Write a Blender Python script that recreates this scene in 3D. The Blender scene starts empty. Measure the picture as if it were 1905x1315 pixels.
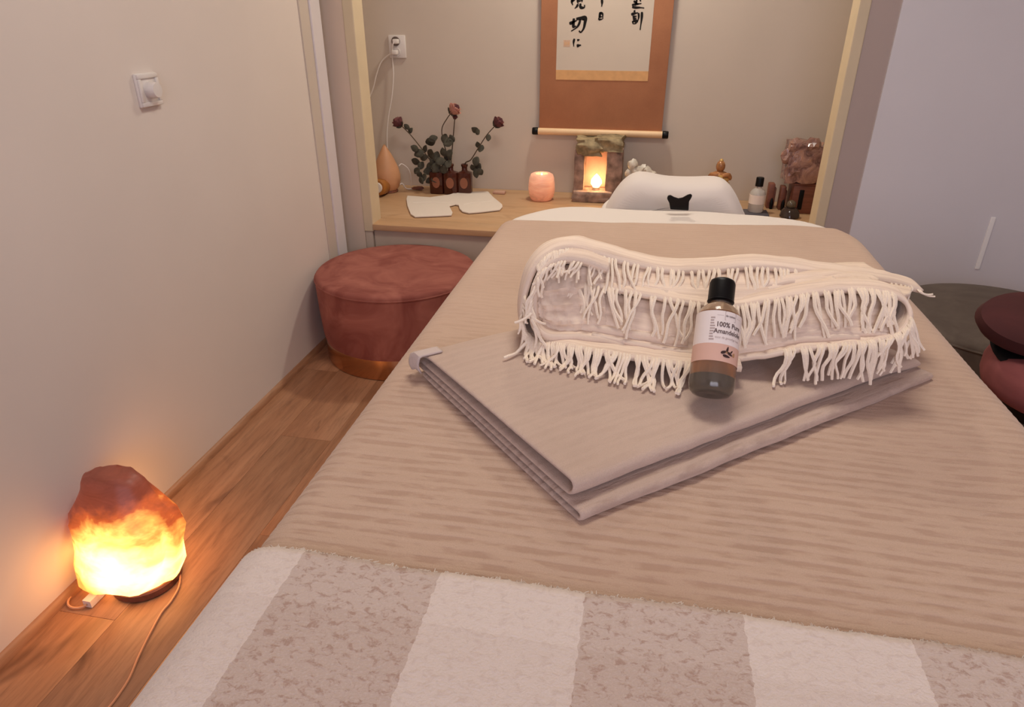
import bpy, bmesh, math, random
from mathutils import Vector, Matrix, noise
random.seed(7)
PI = math.pi
S = bpy.context.scene
COL = S.collection

# ------------------------------------------------------------------ camera, world, lights
FPX, CXP, CYP, CAMH = 1260.0, 952.5, 657.5, 1.30
PITCH, YAW = math.radians(26.7), math.radians(11.0)
cam = bpy.data.cameras.new('camera'); cam.sensor_width = 36.0; cam.lens = 36.0 * FPX / 1905.0
cam.clip_start = 0.02
camo = bpy.data.objects.new('camera', cam); COL.objects.link(camo)
camo.location = (0, 0, CAMH); camo.rotation_euler = (PI / 2 - PITCH, 0, YAW)
S.camera = camo
S.view_settings.view_transform = 'Standard'; S.view_settings.look = 'None'
S.view_settings.gamma = 1.0; S.view_settings.use_curve_mapping = False
S.view_settings.exposure = 0.0
wd = bpy.data.worlds.new('world'); S.world = wd; wd.use_nodes = True
wd.node_tree.nodes['Background'].inputs[0].default_value = (0.55, 0.62, 0.8, 1)
wd.node_tree.nodes['Background'].inputs[1].default_value = 0.05


def light(name, kind, loc, power, col, size=0.1, rot=(0, 0, 0), size_y=None, spot=None):
    l = bpy.data.lights.new(name, kind); l.energy = power; l.color = col
    if kind == 'AREA':
        l.size = size
        if size_y: l.shape = 'RECTANGLE'; l.size_y = size_y
    else:
        l.shadow_soft_size = size
    o = bpy.data.objects.new(name, l); COL.objects.link(o)
    o.location = loc; o.rotation_euler = rot
    return o


light('alcove_downlight', 'AREA', (-0.25, 3.22, 2.36), 16.5, (1.0, 0.92, 0.77), 0.16, (0, 0, 0))
light('ceiling_light', 'AREA', (-0.05, 1.35, 2.44), 14.5, (1.0, 0.95, 0.86), 0.5, (0, 0, 0))
light('window_daylight', 'AREA', (0.35, -1.50, 1.55), 22.0, (0.90, 0.93, 1.20), 1.6, (PI / 2, 0, 0), 1.2)

# ------------------------------------------------------------------ pixel -> world (photo is 1905 x 1315)
_sp, _cp, _sy, _cy = math.sin(PITCH), math.cos(PITCH), math.sin(YAW), math.cos(YAW)
FW = Vector((-_sy * _cp, _cy * _cp, -_sp)); RT = Vector((_cy, _sy, 0)); UP = RT.cross(FW)
CAM = Vector((0, 0, CAMH))


def ray(u, v): return FW + RT * ((u - CXP) / FPX) - UP * ((v - CYP) / FPX)
def atz(u, v, z): d = ray(u, v); return CAM + d * ((z - CAMH) / d.z)
def aty(u, v, y): d = ray(u, v); return CAM + d * (y / d.y)
def atx(u, v, x): d = ray(u, v); return CAM + d * (x / d.x)


# ------------------------------------------------------------------ materials
def srgb(r, g, b):
    f = lambda c: (c / 255 / 12.92) if c / 255 <= 0.04045 else ((c / 255 + 0.055) / 1.055) ** 2.4
    return (f(r), f(g), f(b), 1)


class NT:
    def __init__(s, name):
        s.m = bpy.data.materials.new(name); s.m.use_nodes = True
        s.t = s.m.node_tree; s.b = s.t.nodes['Principled BSDF']; s.out = s.t.nodes['Material Output']
    def n(s, typ, **kw):
        nd = s.t.nodes.new(typ)
        for k, v in kw.items(): setattr(nd, k, v)
        return nd
    def l(s, a, b): s.t.links.new(a, b)
    def coord(s, which='Object', scale=(1, 1, 1), loc=(0, 0, 0), rot=(0, 0, 0)):
        tc = s.n('ShaderNodeTexCoord'); mp = s.n('ShaderNodeMapping')
        mp.inputs['Scale'].default_value = scale; mp.inputs['Location'].default_value = loc
        mp.inputs['Rotation'].default_value = rot
        s.l(tc.outputs[which], mp.inputs[0]); return mp.outputs[0]
    def noise(s, vec, scale, detail=3, rough=0.5, dist=0.0):
        nd = s.n('ShaderNodeTexNoise'); nd.inputs['Scale'].default_value = scale
        nd.inputs['Detail'].default_value = detail; nd.inputs['Roughness'].default_value = rough
        nd.inputs['Distortion'].default_value = dist
        s.l(vec, nd.inputs['Vector']); return nd.outputs[0]
    def ramp(s, fac, stops, interp='LINEAR'):
        nd = s.n('ShaderNodeValToRGB'); cr = nd.color_ramp; cr.interpolation = interp
        while len(cr.elements) < len(stops): cr.elements.new(0.5)
        for e, (p, c) in zip(cr.elements, stops):
            e.position = p; e.color = c if not isinstance(c, (int, float)) else (c, c, c, 1)
        s.l(fac, nd.inputs[0]); return nd.outputs[0]
    def mix(s, fac, a, b, blend='MIX'):
        nd = s.n('ShaderNodeMix', data_type='RGBA', blend_type=blend)
        for i, x in ((0, fac), (6, a), (7, b)):
            if isinstance(x, (int, float)): nd.inputs[i].default_value = x
            elif isinstance(x, tuple): nd.inputs[i].default_value = x
            else: s.l(x, nd.inputs[i])
        return nd.outputs[2]
    def math(s, op, a, b=0.0, c=0.0):
        nd = s.n('ShaderNodeMath', operation=op)
        for i, x in enumerate((a, b, c)):
            if isinstance(x, (int, float)): nd.inputs[i].default_value = x
            else: s.l(x, nd.inputs[i])
        return nd.outputs[0]
    def bump(s, h, strength=0.3, dist=0.002):
        nd = s.n('ShaderNodeBump'); nd.inputs['Strength'].default_value = strength
        nd.inputs['Distance'].default_value = dist
        s.l(h, nd.inputs['Height']); s.l(nd.outputs[0], s.b.inputs['Normal'])
    def set(s, **kw):
        for k, v in kw.items():
            i = s.b.inputs[k.replace('_', ' ')]
            if isinstance(v, (int, float, tuple)): i.default_value = v
            else: s.l(v, i)
        return s


def flat(name, col, rough=0.6, metal=0.0, var=0.08, scale=12, bump=0.0, coat=0.0, **kw):
    t = NT(name); v = t.coord()
    f = t.noise(v, scale, 4)
    lo = tuple(c * (1 - var) for c in col[:3]) + (1,); hi = tuple(min(1, c * (1 + var)) for c in col[:3]) + (1,)
    t.set(Specular_IOR_Level=.5 if sum(col[:3]) > .03 else .22, Base_Color=t.ramp(f, [(0.3, lo), (0.7, hi)]), Roughness=rough, Metallic=metal, **kw)
    if bump: t.bump(t.noise(v, scale * 8, 3), bump, 0.002)
    if coat: t.set(Coat_Weight=coat)
    return t.m


M = {}
M['wall'] = flat('wall_paint', srgb(224, 212, 202), 0.85, var=0.02, scale=3, bump=0.05)
M['wall_warm'] = flat('alcove_paint', srgb(204, 190, 176), 0.85, var=0.02, scale=3, bump=0.05)
M['lit_frame'] = flat('lit_frame_paint', srgb(222, 200, 180), 0.85, var=.02, scale=3)  # left alcove strip: warm lamplight on it put into the colour
M['bright'] = flat('streak_white', srgb(252, 250, 246), 0.5, var=.01)
M['shaded_frame'] = flat('shaded_frame_paint', srgb(186, 168, 160), 0.85, var=.02, scale=3)  # right alcove strip: its shade put into a darker colour
M['cool_lit_wall'] = flat('cool_lit_wall_paint', srgb(226, 222, 224), 0.85, var=.02, scale=3, bump=.05)  # cool daylight falling on this wall is mixed into its colour
M['white_paint'] = flat('white_gloss_paint', srgb(222, 214, 214), 0.4, var=0.02)
M['post'] = flat('cream_post_paint', srgb(216, 198, 166), 0.6, var=0.03)
M['panel'] = flat('bench_panel_paint', srgb(196, 178, 160), 0.55, var=0.03)
M['plastic'] = flat('white_plastic', srgb(226, 218, 212), 0.35, var=0.01)
M['plastic_grey'] = flat('grey_plastic', srgb(120, 104, 96), 0.5, var=0.02)
M['black'] = flat('black_plastic', (0.003, 0.0025, 0.0025, 1), 0.42, var=0.1)
M['gold'] = flat('brushed_gold', srgb(206, 158, 120), 0.16, 1.0, var=0.05)
M['chrome'] = flat('chrome', (0.6, 0.6, 0.6, 1), 0.2, 1.0)


def wood(name, c1, c2, c3, axis='y', rough=0.45, rand=True, scale=1.0):
    t = NT(name)
    sc = {'y': (9, 0.9, 9), 'x': (0.9, 9, 9)}[axis]
    sc = tuple(a * scale for a in sc)
    tc = t.n('ShaderNodeTexCoord'); oi = t.n('ShaderNodeObjectInfo')
    off = t.n('ShaderNodeVectorMath', operation='SCALE'); off.inputs[0].default_value = (17, 31, 5)
    t.l(oi.outputs['Random'], off.inputs['Scale'])
    ad = t.n('ShaderNodeVectorMath', operation='ADD'); t.l(tc.outputs['Object'], ad.inputs[0]); t.l(off.outputs[0], ad.inputs[1])
    mp = t.n('ShaderNodeMapping'); mp.inputs['Scale'].default_value = sc; t.l(ad.outputs[0], mp.inputs[0])
    v = mp.outputs[0]
    big = t.noise(v, 1.3, 5, 0.6, 1.0); fine = t.noise(v, 9, 4, 0.7, 0.3)
    c = t.mix(t.ramp(big, [(0.32, 0.0), (0.62, 1.0)]), c1, c2)
    c = t.mix(t.math('MULTIPLY', t.ramp(fine, [(0.45, 0.0), (0.75, 1.0)]), 0.45), c, c3)
    kn = t.n('ShaderNodeMapping'); kn.inputs['Scale'].default_value = (3.4 * scale, 1.5 * scale, 3) if axis == 'y' else (1.5 * scale, 3.4 * scale, 3)
    t.l(ad.outputs[0], kn.inputs[0])
    k = t.noise(kn.outputs[0], 2.1, 3, 0.55, 0.8)
    c = t.mix(t.ramp(k, [(0.60, 0.0), (0.74, 0.85)]), c, c3)
    if rand:
        hv = t.n('ShaderNodeHueSaturation')
        t.l(t.math('MULTIPLY_ADD', oi.outputs['Random'], 0.28, 0.86), hv.inputs['Value']); t.l(c, hv.inputs['Color']); c = hv.outputs[0]
    t.set(Base_Color=c, Roughness=rough); t.bump(fine, 0.08, 0.002)
    return t.m


M['floor'] = wood('oak_floor_boards', srgb(180, 132, 98), srgb(160, 112, 80), srgb(88, 54, 36))
M['skirting'] = wood('oak_quarter_round', srgb(190, 146, 112), srgb(170, 122, 88), srgb(120, 78, 52), rand=False)
M['bench'] = wood('light_beech_worktop', srgb(206, 170, 132), srgb(198, 158, 118), srgb(172, 130, 94), 'x', 0.45, False)
M['walnut'] = wood('dark_brown_wood', srgb(136, 82, 62), srgb(116, 66, 48), srgb(74, 38, 28), 'x', 0.5, True, 3)


def velvet(name, base, lite):
    t = NT(name); v = t.coord()
    f = t.noise(v, 5.5, 3, 0.6, 1.2); f2 = t.noise(v, 160, 2)
    c = t.mix(t.ramp(f, [(0.35, 0.0), (0.68, 1.0)]), base, lite)
    t.set(Base_Color=c, Roughness=0.9, Sheen_Weight=0.12, Sheen_Roughness=0.4, Sheen_Tint=lite)
    t.bump(f2, 0.15, 0.001); return t.m


M['rose_velvet'] = velvet('rose_velvet', srgb(134, 70, 60), srgb(168, 102, 88))
M['pink_velvet'] = velvet('dusty_pink_upholstery', srgb(128, 68, 66), srgb(146, 80, 78))  # tones lowered to hold the shade the wheeled stool stands in
M['wine_velvet'] = velvet('wine_red_upholstery', srgb(70, 32, 30), srgb(84, 40, 38))  # darkened likewise for the shade on the backrest
M['grey_velvet'] = velvet('dark_grey_upholstery', srgb(88, 76, 68), srgb(104, 92, 82))


def cloth(name, base, dark, kind, period=0.0155):
    """uv = flat cloth coordinates in metres"""
    t = NT(name)
    tc = t.n('ShaderNodeTexCoord'); uv = tc.outputs['UV']
    weave = t.noise(uv, 700, 2, 0.6)
    if kind == 'rib':
        mp = t.n('ShaderNodeMapping'); mp.inputs['Scale'].default_value = (22, 66, 1); t.l(uv, mp.inputs[0])
        dash = t.noise(mp.outputs[0], 1.0, 3, 0.6)
        wob = t.noise(uv, 4, 2)
        sx = t.n('ShaderNodeSeparateXYZ'); t.l(uv, sx.inputs[0])
        ph = t.math('MULTIPLY_ADD', wob, 0.010, sx.outputs['Y'])
        s = t.math('SINE', t.math('MULTIPLY', ph, 2 * PI / period))
        gr = t.math('MULTIPLY_ADD', s, -0.5, 0.5)
        f = t.math('MULTIPLY', t.ramp(gr, [(0.12, 0.0), (0.5, 1.0)]), t.ramp(dash, [(0.42, 0.12), (0.58, 1.0)]))
        fade = t.n('ShaderNodeMapRange'); fade.inputs[1].default_value = .5; fade.inputs[2].default_value = 1.15; fade.inputs[3].default_value = 1.0; fade.inputs[4].default_value = .3 if period < .018 else .6
        t.l(sx.outputs['Y'], fade.inputs[0])
        f = t.math('MULTIPLY', f, fade.outputs[0])
        c = t.mix(t.math('MULTIPLY', f, 0.5), base, dark)
        soft = t.noise(uv, 3.2, 3)
        c = t.mix(t.math('MULTIPLY', t.ramp(soft, [(0.4, 0.0), (0.7, 1.0)]), 0.25), c, dark)
        c = t.mix(t.math('MULTIPLY', t.ramp(weave, [(0.35, 0.0), (0.7, 1.0)]), 0.22), c, dark)
        t.bump(t.math('ADD', t.math('MULTIPLY', f, -0.7), t.math('MULTIPLY', weave, 0.8)), 0.45, 0.0025)
    elif kind == 'plain':
        c = t.mix(t.math('MULTIPLY', t.ramp(weave, [(0.35, 0.0), (0.7, 1.0)]), 0.35), base, dark)
        t.bump(weave, 0.25, 0.001)
    elif kind == 'crinkle':
        mp = t.n('ShaderNodeMapping'); mp.inputs['Scale'].default_value = (5, 150, 1); t.l(uv, mp.inputs[0])
        cr = t.noise(mp.outputs[0], 1.0, 3, 0.6)
        c = t.mix(t.math('MULTIPLY', t.ramp(cr, [(0.4, 0.0), (0.65, 1.0)]), 0.55), base, dark)
        t.bump(t.math('ADD', cr, t.math('MULTIPLY', weave, 0.3)), 0.5, 0.003)
    t.set(Base_Color=c, Roughness=0.95, Sheen_Weight=0.15, Sheen_Roughness=0.5)
    return t.m


M['brown_blanket'] = cloth('sand_ribbed_cotton', srgb(205, 175, 151), srgb(166, 129, 106), 'rib', 0.0152)
M['towel'] = cloth('beige_ribbed_towel', srgb(205, 179, 160), srgb(168, 139, 121), 'rib', 0.0165)
M['towel_hem'] = cloth('pale_towel_hem', srgb(205, 186, 176), srgb(181, 160, 150), 'plain')
M['sheet'] = cloth('white_cotton_sheet', srgb(232, 220, 207), srgb(206, 191, 180), 'plain')
M['muslin'] = cloth('cream_crinkle_muslin', srgb(245, 221, 196), srgb(202, 172, 149), 'crinkle')
M['strand'] = cloth('cream_cotton_strand', srgb(250, 232, 208), srgb(216, 190, 165), 'plain')
M['cushion'] = cloth('white_cushion_cover', srgb(228, 216, 206), srgb(208, 194, 184), 'plain')


def check_mat():
    t = NT('wool_check_blanket')
    tc = t.n('ShaderNodeTexCoord'); uv = tc.outputs['UV']
    jit = t.noise(uv, 110, 2)
    sx = t.n('ShaderNodeSeparateXYZ'); t.l(uv, sx.inputs[0])
    x = t.math('MULTIPLY_ADD', t.math('SUBTRACT', jit, 0.5), 0.006, sx.outputs['X'])
    y = t.math('MULTIPLY_ADD', t.math('SUBTRACT', jit, 0.5), 0.006, sx.outputs['Y'])
    # columns .1345 m wide, dark on [-.285,-.150], [-.018,.113], [.246,.38]
    fx = t.math('FRACT', t.math('DIVIDE', t.math('ADD', x, 0.2865 + 0.266 * 6), 0.266))
    darkc = t.math('LESS_THAN', fx, 0.505)
    fy = t.math('FRACT', t.math('DIVIDE', t.math('ADD', y, 0.266 * 6 - 0.385 + 0.266), 0.266))
    darkr = t.math('GREATER_THAN', fy, 0.55)
    f = t.math('ADD', t.math('MULTIPLY', darkc, 0.56), t.math('MULTIPLY', darkr, 0.13))
    mp = t.n('ShaderNodeMapping'); mp.inputs['Scale'].default_value = (105, 150, 1); t.l(uv, mp.inputs[0])
    sp = t.noise(mp.outputs[0], 1.0, 3, 0.65, 0.6)
    sp2 = t.noise(uv, 420, 2)
    base = t.mix(f, srgb(224, 207, 195), srgb(184, 158, 142))
    spk = t.ramp(sp, [(0.52, 0.0), (0.64, 1.0)])
    c = t.mix(t.math('MULTIPLY', spk, t.math('MULTIPLY_ADD', darkc, 0.52, 0.16)), base, srgb(164, 129, 110))
    lt = t.ramp(sp2, [(0.52, 0.0), (0.7, 1.0)])
    c = t.mix(t.math('MULTIPLY', lt, t.math('MULTIPLY_ADD', darkc, 0.25, 0.1)), c, srgb(216, 201, 190))
    t.set(Base_Color=c, Roughness=0.97, Sheen_Weight=0.2)
    t.bump(t.math('ADD', sp, t.math('MULTIPLY', sp2, 0.6)), 0.5, 0.003)
    return t.m


M['check'] = check_mat()


def glow(name, bulb, lo, hi, stops, strength, base, nscale=18, ndist=0.05, slant=(0, 0, 0)):
    """salt / wax that is lit from inside: emission falls off with distance from the bulb at `bulb` (object space)"""
    t = NT(name); tc = t.n('ShaderNodeTexCoord')
    v = tc.outputs['Object']
    ds = t.n('ShaderNodeVectorMath', operation='DISTANCE'); t.l(v, ds.inputs[0]); ds.inputs[1].default_value = bulb
    nz = t.noise(t.coord('Object', (1, 1, 1.9)), nscale, 4, 0.6, 0.35)
    d = t.math('MULTIPLY_ADD', t.math('SUBTRACT', nz, 0.5), ndist, ds.outputs['Value'])
    mr = t.n('ShaderNodeMapRange'); mr.inputs[1].default_value = lo; mr.inputs[2].default_value = hi; t.l(d, mr.inputs[0])
    e = t.ramp(mr.outputs[0], stops)
    vein = t.noise(t.coord('Object', (9, 9, 34)), 1.0, 4, 0.6, 1.0)
    bc = t.mix(t.ramp(vein, [(0.35, 0.0), (0.65, 1.0)]), base, tuple(c * 1.7 for c in base[:3]) + (1,))
    t.set(Base_Color=bc, Roughness=0.45, Emission_Color=e, Emission_Strength=strength)
    t.bump(nz, 0.3, 0.004)
    return t.m


# ------------------------------------------------------------------ mesh builder
class B:
    def __init__(s): s.v = []; s.f = []; s.uv = {}
    def add(s, vs, fs):
        o = len(s.v); s.v += [Vector(p) for p in vs]; s.f += [tuple(i + o for i in f) for f in fs]; return s
    def box(s, x0, x1, y0, y1, z0, z1, bev=0.0):
        if bev <= 0:
            return s.add([(x, y, z) for x in (x0, x1) for y in (y0, y1) for z in (z0, z1)],
                         [(0, 1, 3, 2), (4, 6, 7, 5), (0, 4, 5, 1), (2, 3, 7, 6), (0, 2, 6, 4), (1, 5, 7, 3)])
        bm = bmesh.new(); bmesh.ops.create_cube(bm, size=1)
        for q in bm.verts: q.co = Vector(((x0 + x1) / 2 + q.co.x * (x1 - x0), (y0 + y1) / 2 + q.co.y * (y1 - y0), (z0 + z1) / 2 + q.co.z * (z1 - z0)))
        bmesh.ops.bevel(bm, geom=bm.edges[:] + bm.verts[:], offset=bev, segments=2, affect='EDGES', profile=0.5)
        return s.bm(bm)
    def bm(s, bm):
        bm.verts.index_update()
        s.add([q.co.copy() for q in bm.verts], [tuple(q.index for q in f.verts) for f in bm.faces]); bm.free(); return s
    def loft(s, rings, cap=True, closed=True):
        n = len(rings[0]); vs = [p for r in rings for p in r]; fs = []
        for i in range(len(rings) - 1):
            for j in range(n if closed else n - 1):
                a, b = i * n + j, i * n + (j + 1) % n
                fs.append((a, b, b + n, a + n))
        if cap and closed: fs.append(tuple(range(n))[::-1]); fs.append(tuple(range((len(rings) - 1) * n, len(rings) * n)))
        return s.add(vs, fs)
    def lathe(s, prof, seg=32, c=(0, 0, 0), m=None):
        rings = [[Vector((r * math.cos(2 * PI * k / seg), r * math.sin(2 * PI * k / seg), z)) for k in range(seg)] for r, z in prof]
        c = Vector(c)
        rings = [[(m @ p if m else p) + c for p in r] for r in rings]
        return s.loft(rings)
    def tube(s, pts, rad, seg=6):
        pts = [Vector(p) for p in pts]
        if isinstance(rad, (int, float)): rad = [rad] * len(pts)
        rings = []; up = Vector((0.13, 0.31, 0.94))
        for i, p in enumerate(pts):
            t = (pts[min(i + 1, len(pts) - 1)] - pts[max(i - 1, 0)]).normalized()
            if abs(t.dot(up)) > 0.95: up = Vector((0.9, 0.3, 0.1))
            a = t.cross(up).normalized(); b = t.cross(a).normalized(); up = -b if False else b
            up = a.cross(t).normalized()
            rings.append([p + (a * math.cos(2 * PI * k / seg) + t.cross(a) * math.sin(2 * PI * k / seg)) * rad[i] for k in range(seg)])
        return s.loft(rings)
    def grid(s, P, UV=None):
        ny, nx = len(P), len(P[0]); o = len(s.v)
        s.v += [Vector(P[j][i]) for j in range(ny) for i in range(nx)]
        if UV:
            for j in range(ny):
                for i in range(nx): s.uv[o + j * nx + i] = UV[j][i]
        for j in range(ny - 1):
            for i in range(nx - 1):
                a = o + j * nx + i; s.f.append((a, a + 1, a + nx + 1, a + nx))
        return s
    def poly(s, outline, d, flip=False):
        """prism: closed outline (3d points) extruded by vector d"""
        n = len(outline); d = Vector(d)
        vs = [Vector(p) for p in outline] + [Vector(p) + d for p in outline]
        fs = [tuple(range(n))[::-1], tuple(range(n, 2 * n))] + [(i, (i + 1) % n, (i + 1) % n + n, i + n) for i in range(n)]
        return s.add(vs, fs)
    def ball(s, c, r, sub=2, sc=(1, 1, 1), lump=0.0, freq=3.0, seed=0):
        bm = bmesh.new(); bmesh.ops.create_icosphere(bm, subdivisions=sub, radius=1)
        for q in bm.verts:
            k = 1 + lump * noise.noise(q.co * freq + Vector((seed * 3.7, seed, seed * 1.9)))
            q.co = Vector((q.co.x * sc[0], q.co.y * sc[1], q.co.z * sc[2])) * r * k + Vector(c)
        return s.bm(bm)
    def build(s, name, mat, parent=None, smooth=True, origin=None, recalc=True, local=False):
        o0 = Vector(origin) if origin is not None else (Vector(parent['_o']) if parent is not None and not local else Vector((0, 0, 0)))
        me = bpy.data.meshes.new(name)
        me.from_pydata([p - o0 for p in s.v], [], s.f)
        if s.uv:
            lay = me.uv_layers.new(name='UVMap')
            for lp in me.loops: lay.data[lp.index].uv = s.uv.get(lp.vertex_index, (0, 0))
        if recalc:
            bm = bmesh.new(); bm.from_mesh(me); bmesh.ops.recalc_face_normals(bm, faces=bm.faces); bm.to_mesh(me); bm.free()
        if smooth:
            me.polygons.foreach_set('use_smooth', [True] * len(me.polygons))
            try: me.set_sharp_from_angle(angle=math.radians(42))
            except Exception: pass
        me.materials.append(mat)
        o = bpy.data.objects.new(name, me); COL.objects.link(o)
        if parent is not None: o.parent = parent; o['_o'] = list(o0)
        else: o.location = o0; o['_o'] = list(o0)
        return o


def thing(name, label, cat, loc, group=None, rot=(0, 0, 0)):
    o = bpy.data.objects.new(name, None); COL.objects.link(o); o.empty_display_size = 0.05
    o.location = loc; o.rotation_euler = rot; o['_o'] = list(loc)
    return tag(o, label, cat, group)


def tag(o, label, cat, group=None):
    o['label'] = label; o['category'] = cat
    if group: o['group'] = group
    return o


def struct(name, b, mat, smooth=False):
    o = b.build(name, mat, smooth=smooth); o['kind'] = 'structure'; return o


def crom(pts, n):
    """resample a polyline with a Catmull-Rom spline into n points"""
    pts = [Vector(p) for p in pts]; m = len(pts) - 1; out = []
    for i in range(n):
        t = i / (n - 1) * m; k = min(int(t), m - 1); f = t - k
        p0, p1, p2, p3 = pts[max(k - 1, 0)], pts[k], pts[k + 1], pts[min(k + 2, m)]
        out.append(0.5 * ((2 * p1) + (p2 - p0) * f + (2 * p0 - 5 * p1 + 4 * p2 - p3) * f * f + (3 * p1 - p0 - 3 * p2 + p3) * f ** 3))
    return out


def ss(a, b, x):
    t = max(0.0, min(1.0, (x - a) / (b - a))); return t * t * (3 - 2 * t)


# ================================================================== THE ROOM
XL, XR, YF, YB, CT = -1.322, 2.0, 2.85, 3.62, 0.4416     # left wall, right wall, alcove front, alcove back, bench top
YW, CEIL = -1.6, 2.5
fl = B().box(XL - .3, XR + .1, YW - .1, YB + .1, -0.06, -0.012).build('floor', M['skirting'], smooth=False); fl['kind'] = 'structure'
# floor boards: parts of the floor
pw, plank_cache = 0.186, {}
ix = 0; x = XL - 0.02
while x < XR:
    y = YW - (ix * 0.47) % 1.28
    while y < 2.95:
        y0, y1 = max(y, YW), min(y + 1.28, 2.95)
        if y1 - y0 > 0.05:
            L = round(y1 - y0, 3)
            if L not in plank_cache:
                plank_cache[L] = B().box(0, pw - 0.0006, 0, L - 0.0006, -0.012, 0.0, 0.0007).build('plank', M['floor'], fl, local=True)
                o = plank_cache[L]
            else:
                o = plank_cache[L].copy(); COL.objects.link(o)
            o.location = (x, y0, 0)
        y += 1.28
    x += pw; ix += 1

struct('wall_left', B().box(XL - .12, XL, YW, 2.775, 0, CEIL), M['wall'])
struct('ceiling', B().box(XL - .3, XR + .1, YW - .1, YB + .1, CEIL, CEIL + .08), M['wall'])
struct('wall_right', B().box(XR, XR + .1, YW - .1, YF - .012, 0, CEIL), M['wall'])
wr = B()
wr.box(XL - .12, -.5, YW - .1, YW, 0, CEIL).box(1.2, XR, YW - .1, YW, 0, CEIL).box(-.5, 1.2, YW - .1, YW, 0, .9).box(-.5, 1.2, YW - .1, YW, 2.2, CEIL)
struct('wall_rear', wr, M['wall'])
w1 = B().box(-.5, 1.2, YW - .06, YW - .055, .9, 2.2)
gl = NT('window_glass'); gl.set(Base_Color=(0.5, 0.55, 0.7, 1), Roughness=0.1); o = struct('window_1', w1, gl.m)
fr = B().box(-.5, -.44, YW - .08, YW + .01, .9, 2.2).box(1.14, 1.2, YW - .08, YW + .01, .9, 2.2).box(-.5, 1.2, YW - .08, YW + .01, .9, .96).box(-.5, 1.2, YW - .08, YW + .01, 2.14, 2.2).box(.32, .38, YW - .08, YW + .01, .9, 2.2)
fr.build('window_frame', M['white_paint'], o, smooth=False)

# alcove shell
struct('wall_back', B().box(-1.6, 1.15, YB, YB + .1, 0, CEIL), M['wall_warm'])
struct('wall_alcove_left_side', B().box(-1.62, -1.52, YF + .11, YB, 0, CEIL), M['wall_warm'])
struct('wall_alcove_right_side', B().box(1.05, 1.15, YF + .11, YB, 0, CEIL), M['wall_warm'])
struct('wall_alcove_left', B().box(-1.56, -1.243, YF, YF + .10, 0, CEIL), M['lit_frame'])
struct('wall_alcove_right', B().box(0.723, 0.8205, YF, YF + .1, 0, CEIL), M['shaded_frame'])
struct('wall_front_right', B().box(0.8205, XR + .1, YF - .012, YF + .1, 0, CEIL), M['cool_lit_wall'])
# cream posts framing the alcove
struct('trim_1', B().box(-1.243, -1.198, YF - .006, YF + .10, 0.405, CEIL, .004), M['post'])
struct('trim_2', B().box(0.684, 0.723, YF - .006, YF + .10, 0.405, CEIL, .004), M['post'])
# white casing on the end of the left wall, two steps
struct('trim_3', B().box(XL - .002, XL + .006, 2.625, 2.705, 0, CEIL, .002), M['wall_warm'])
struct('trim_4', B().box(XL - .12, XL + .014, 2.70, 2.785, 0, CEIL, .004), M['white_paint'])
# narrow white strip in place of a bright streak on the wall at the right
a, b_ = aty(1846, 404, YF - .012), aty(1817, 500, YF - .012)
struct('wall_streak', B().box(b_.x - .008, b_.x + .008, YF - .018, YF - .010, b_.z, a.z, .002), M['bright'])
# quarter-round along the left wall
q = B(); n = 6
q.loft([[(XL, yy, 0), (XL + .014, yy, 0)] + [(XL + .014 * math.cos(k / n * PI / 2), yy, .004 + .020 * math.sin(k / n * PI / 2)) for k in range(n + 1)] + [(XL, yy, .024)] for yy in (YW, 2.62)])
bb = struct('baseboard_left', q, M['skirting'], True)

# ---- bench across the alcove
bench = thing('alcove_bench', 'wide low bench with a light wooden top filling the back alcove', 'bench', (-0.26, YF + .4, 0))
B().box(-1.199, 0.685, YF - .014, YF + .11, CT - .028, CT, .004).box(-1.515, 1.045, YF + .105, YB - .002, CT - .028, CT, .002).build('worktop', M['bench'], bench)
B().box(-1.204, 0.682, YF + .012, YF + .034, 0.012, CT - .034, .003).build('front_panel', M['panel'], bench)
B().box(-1.2425, -1.2065, YF + .001, YF + .034, 0.012, CT - .034, .003).build('side_stile', M['panel'], bench)

# ---- dimmer switch on the left wall
sw = atx(272, 167, XL)
sw_t = thing('light_switch', 'white square dimmer switch with a round knob on the left wall', 'switch', (XL, sw.y, sw.z))
B().box(XL - .001, XL + .009, sw.y - .042, sw.y + .042, sw.z - .042, sw.z + .042, .004).build('switch_plate', M['plastic'], sw_t)
fr = B()
for s_ in (-1, 1):
    fr.box(XL + .008, XL + .014, sw.y - .040, sw.y + .040, sw.z + s_ * .0345 - .0055, sw.z + s_ * .0345 + .0055, .002)
    fr.box(XL + .008, XL + .014, sw.y + s_ * .0345 - .0055, sw.y + s_ * .0345 + .0055, sw.z - .029, sw.z + .029, .002)
fr.build('switch_frame', M['plastic'], sw_t)
B().lathe([(.0, 0), (.021, 0), (.021, .008), (.0195, .02), (.018, .026), (.0, .027)], 28, (XL + .009, sw.y, sw.z), Matrix.Rotation(PI / 2, 3, 'Y')).build('switch_knob', M['plastic'], sw_t)

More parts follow.
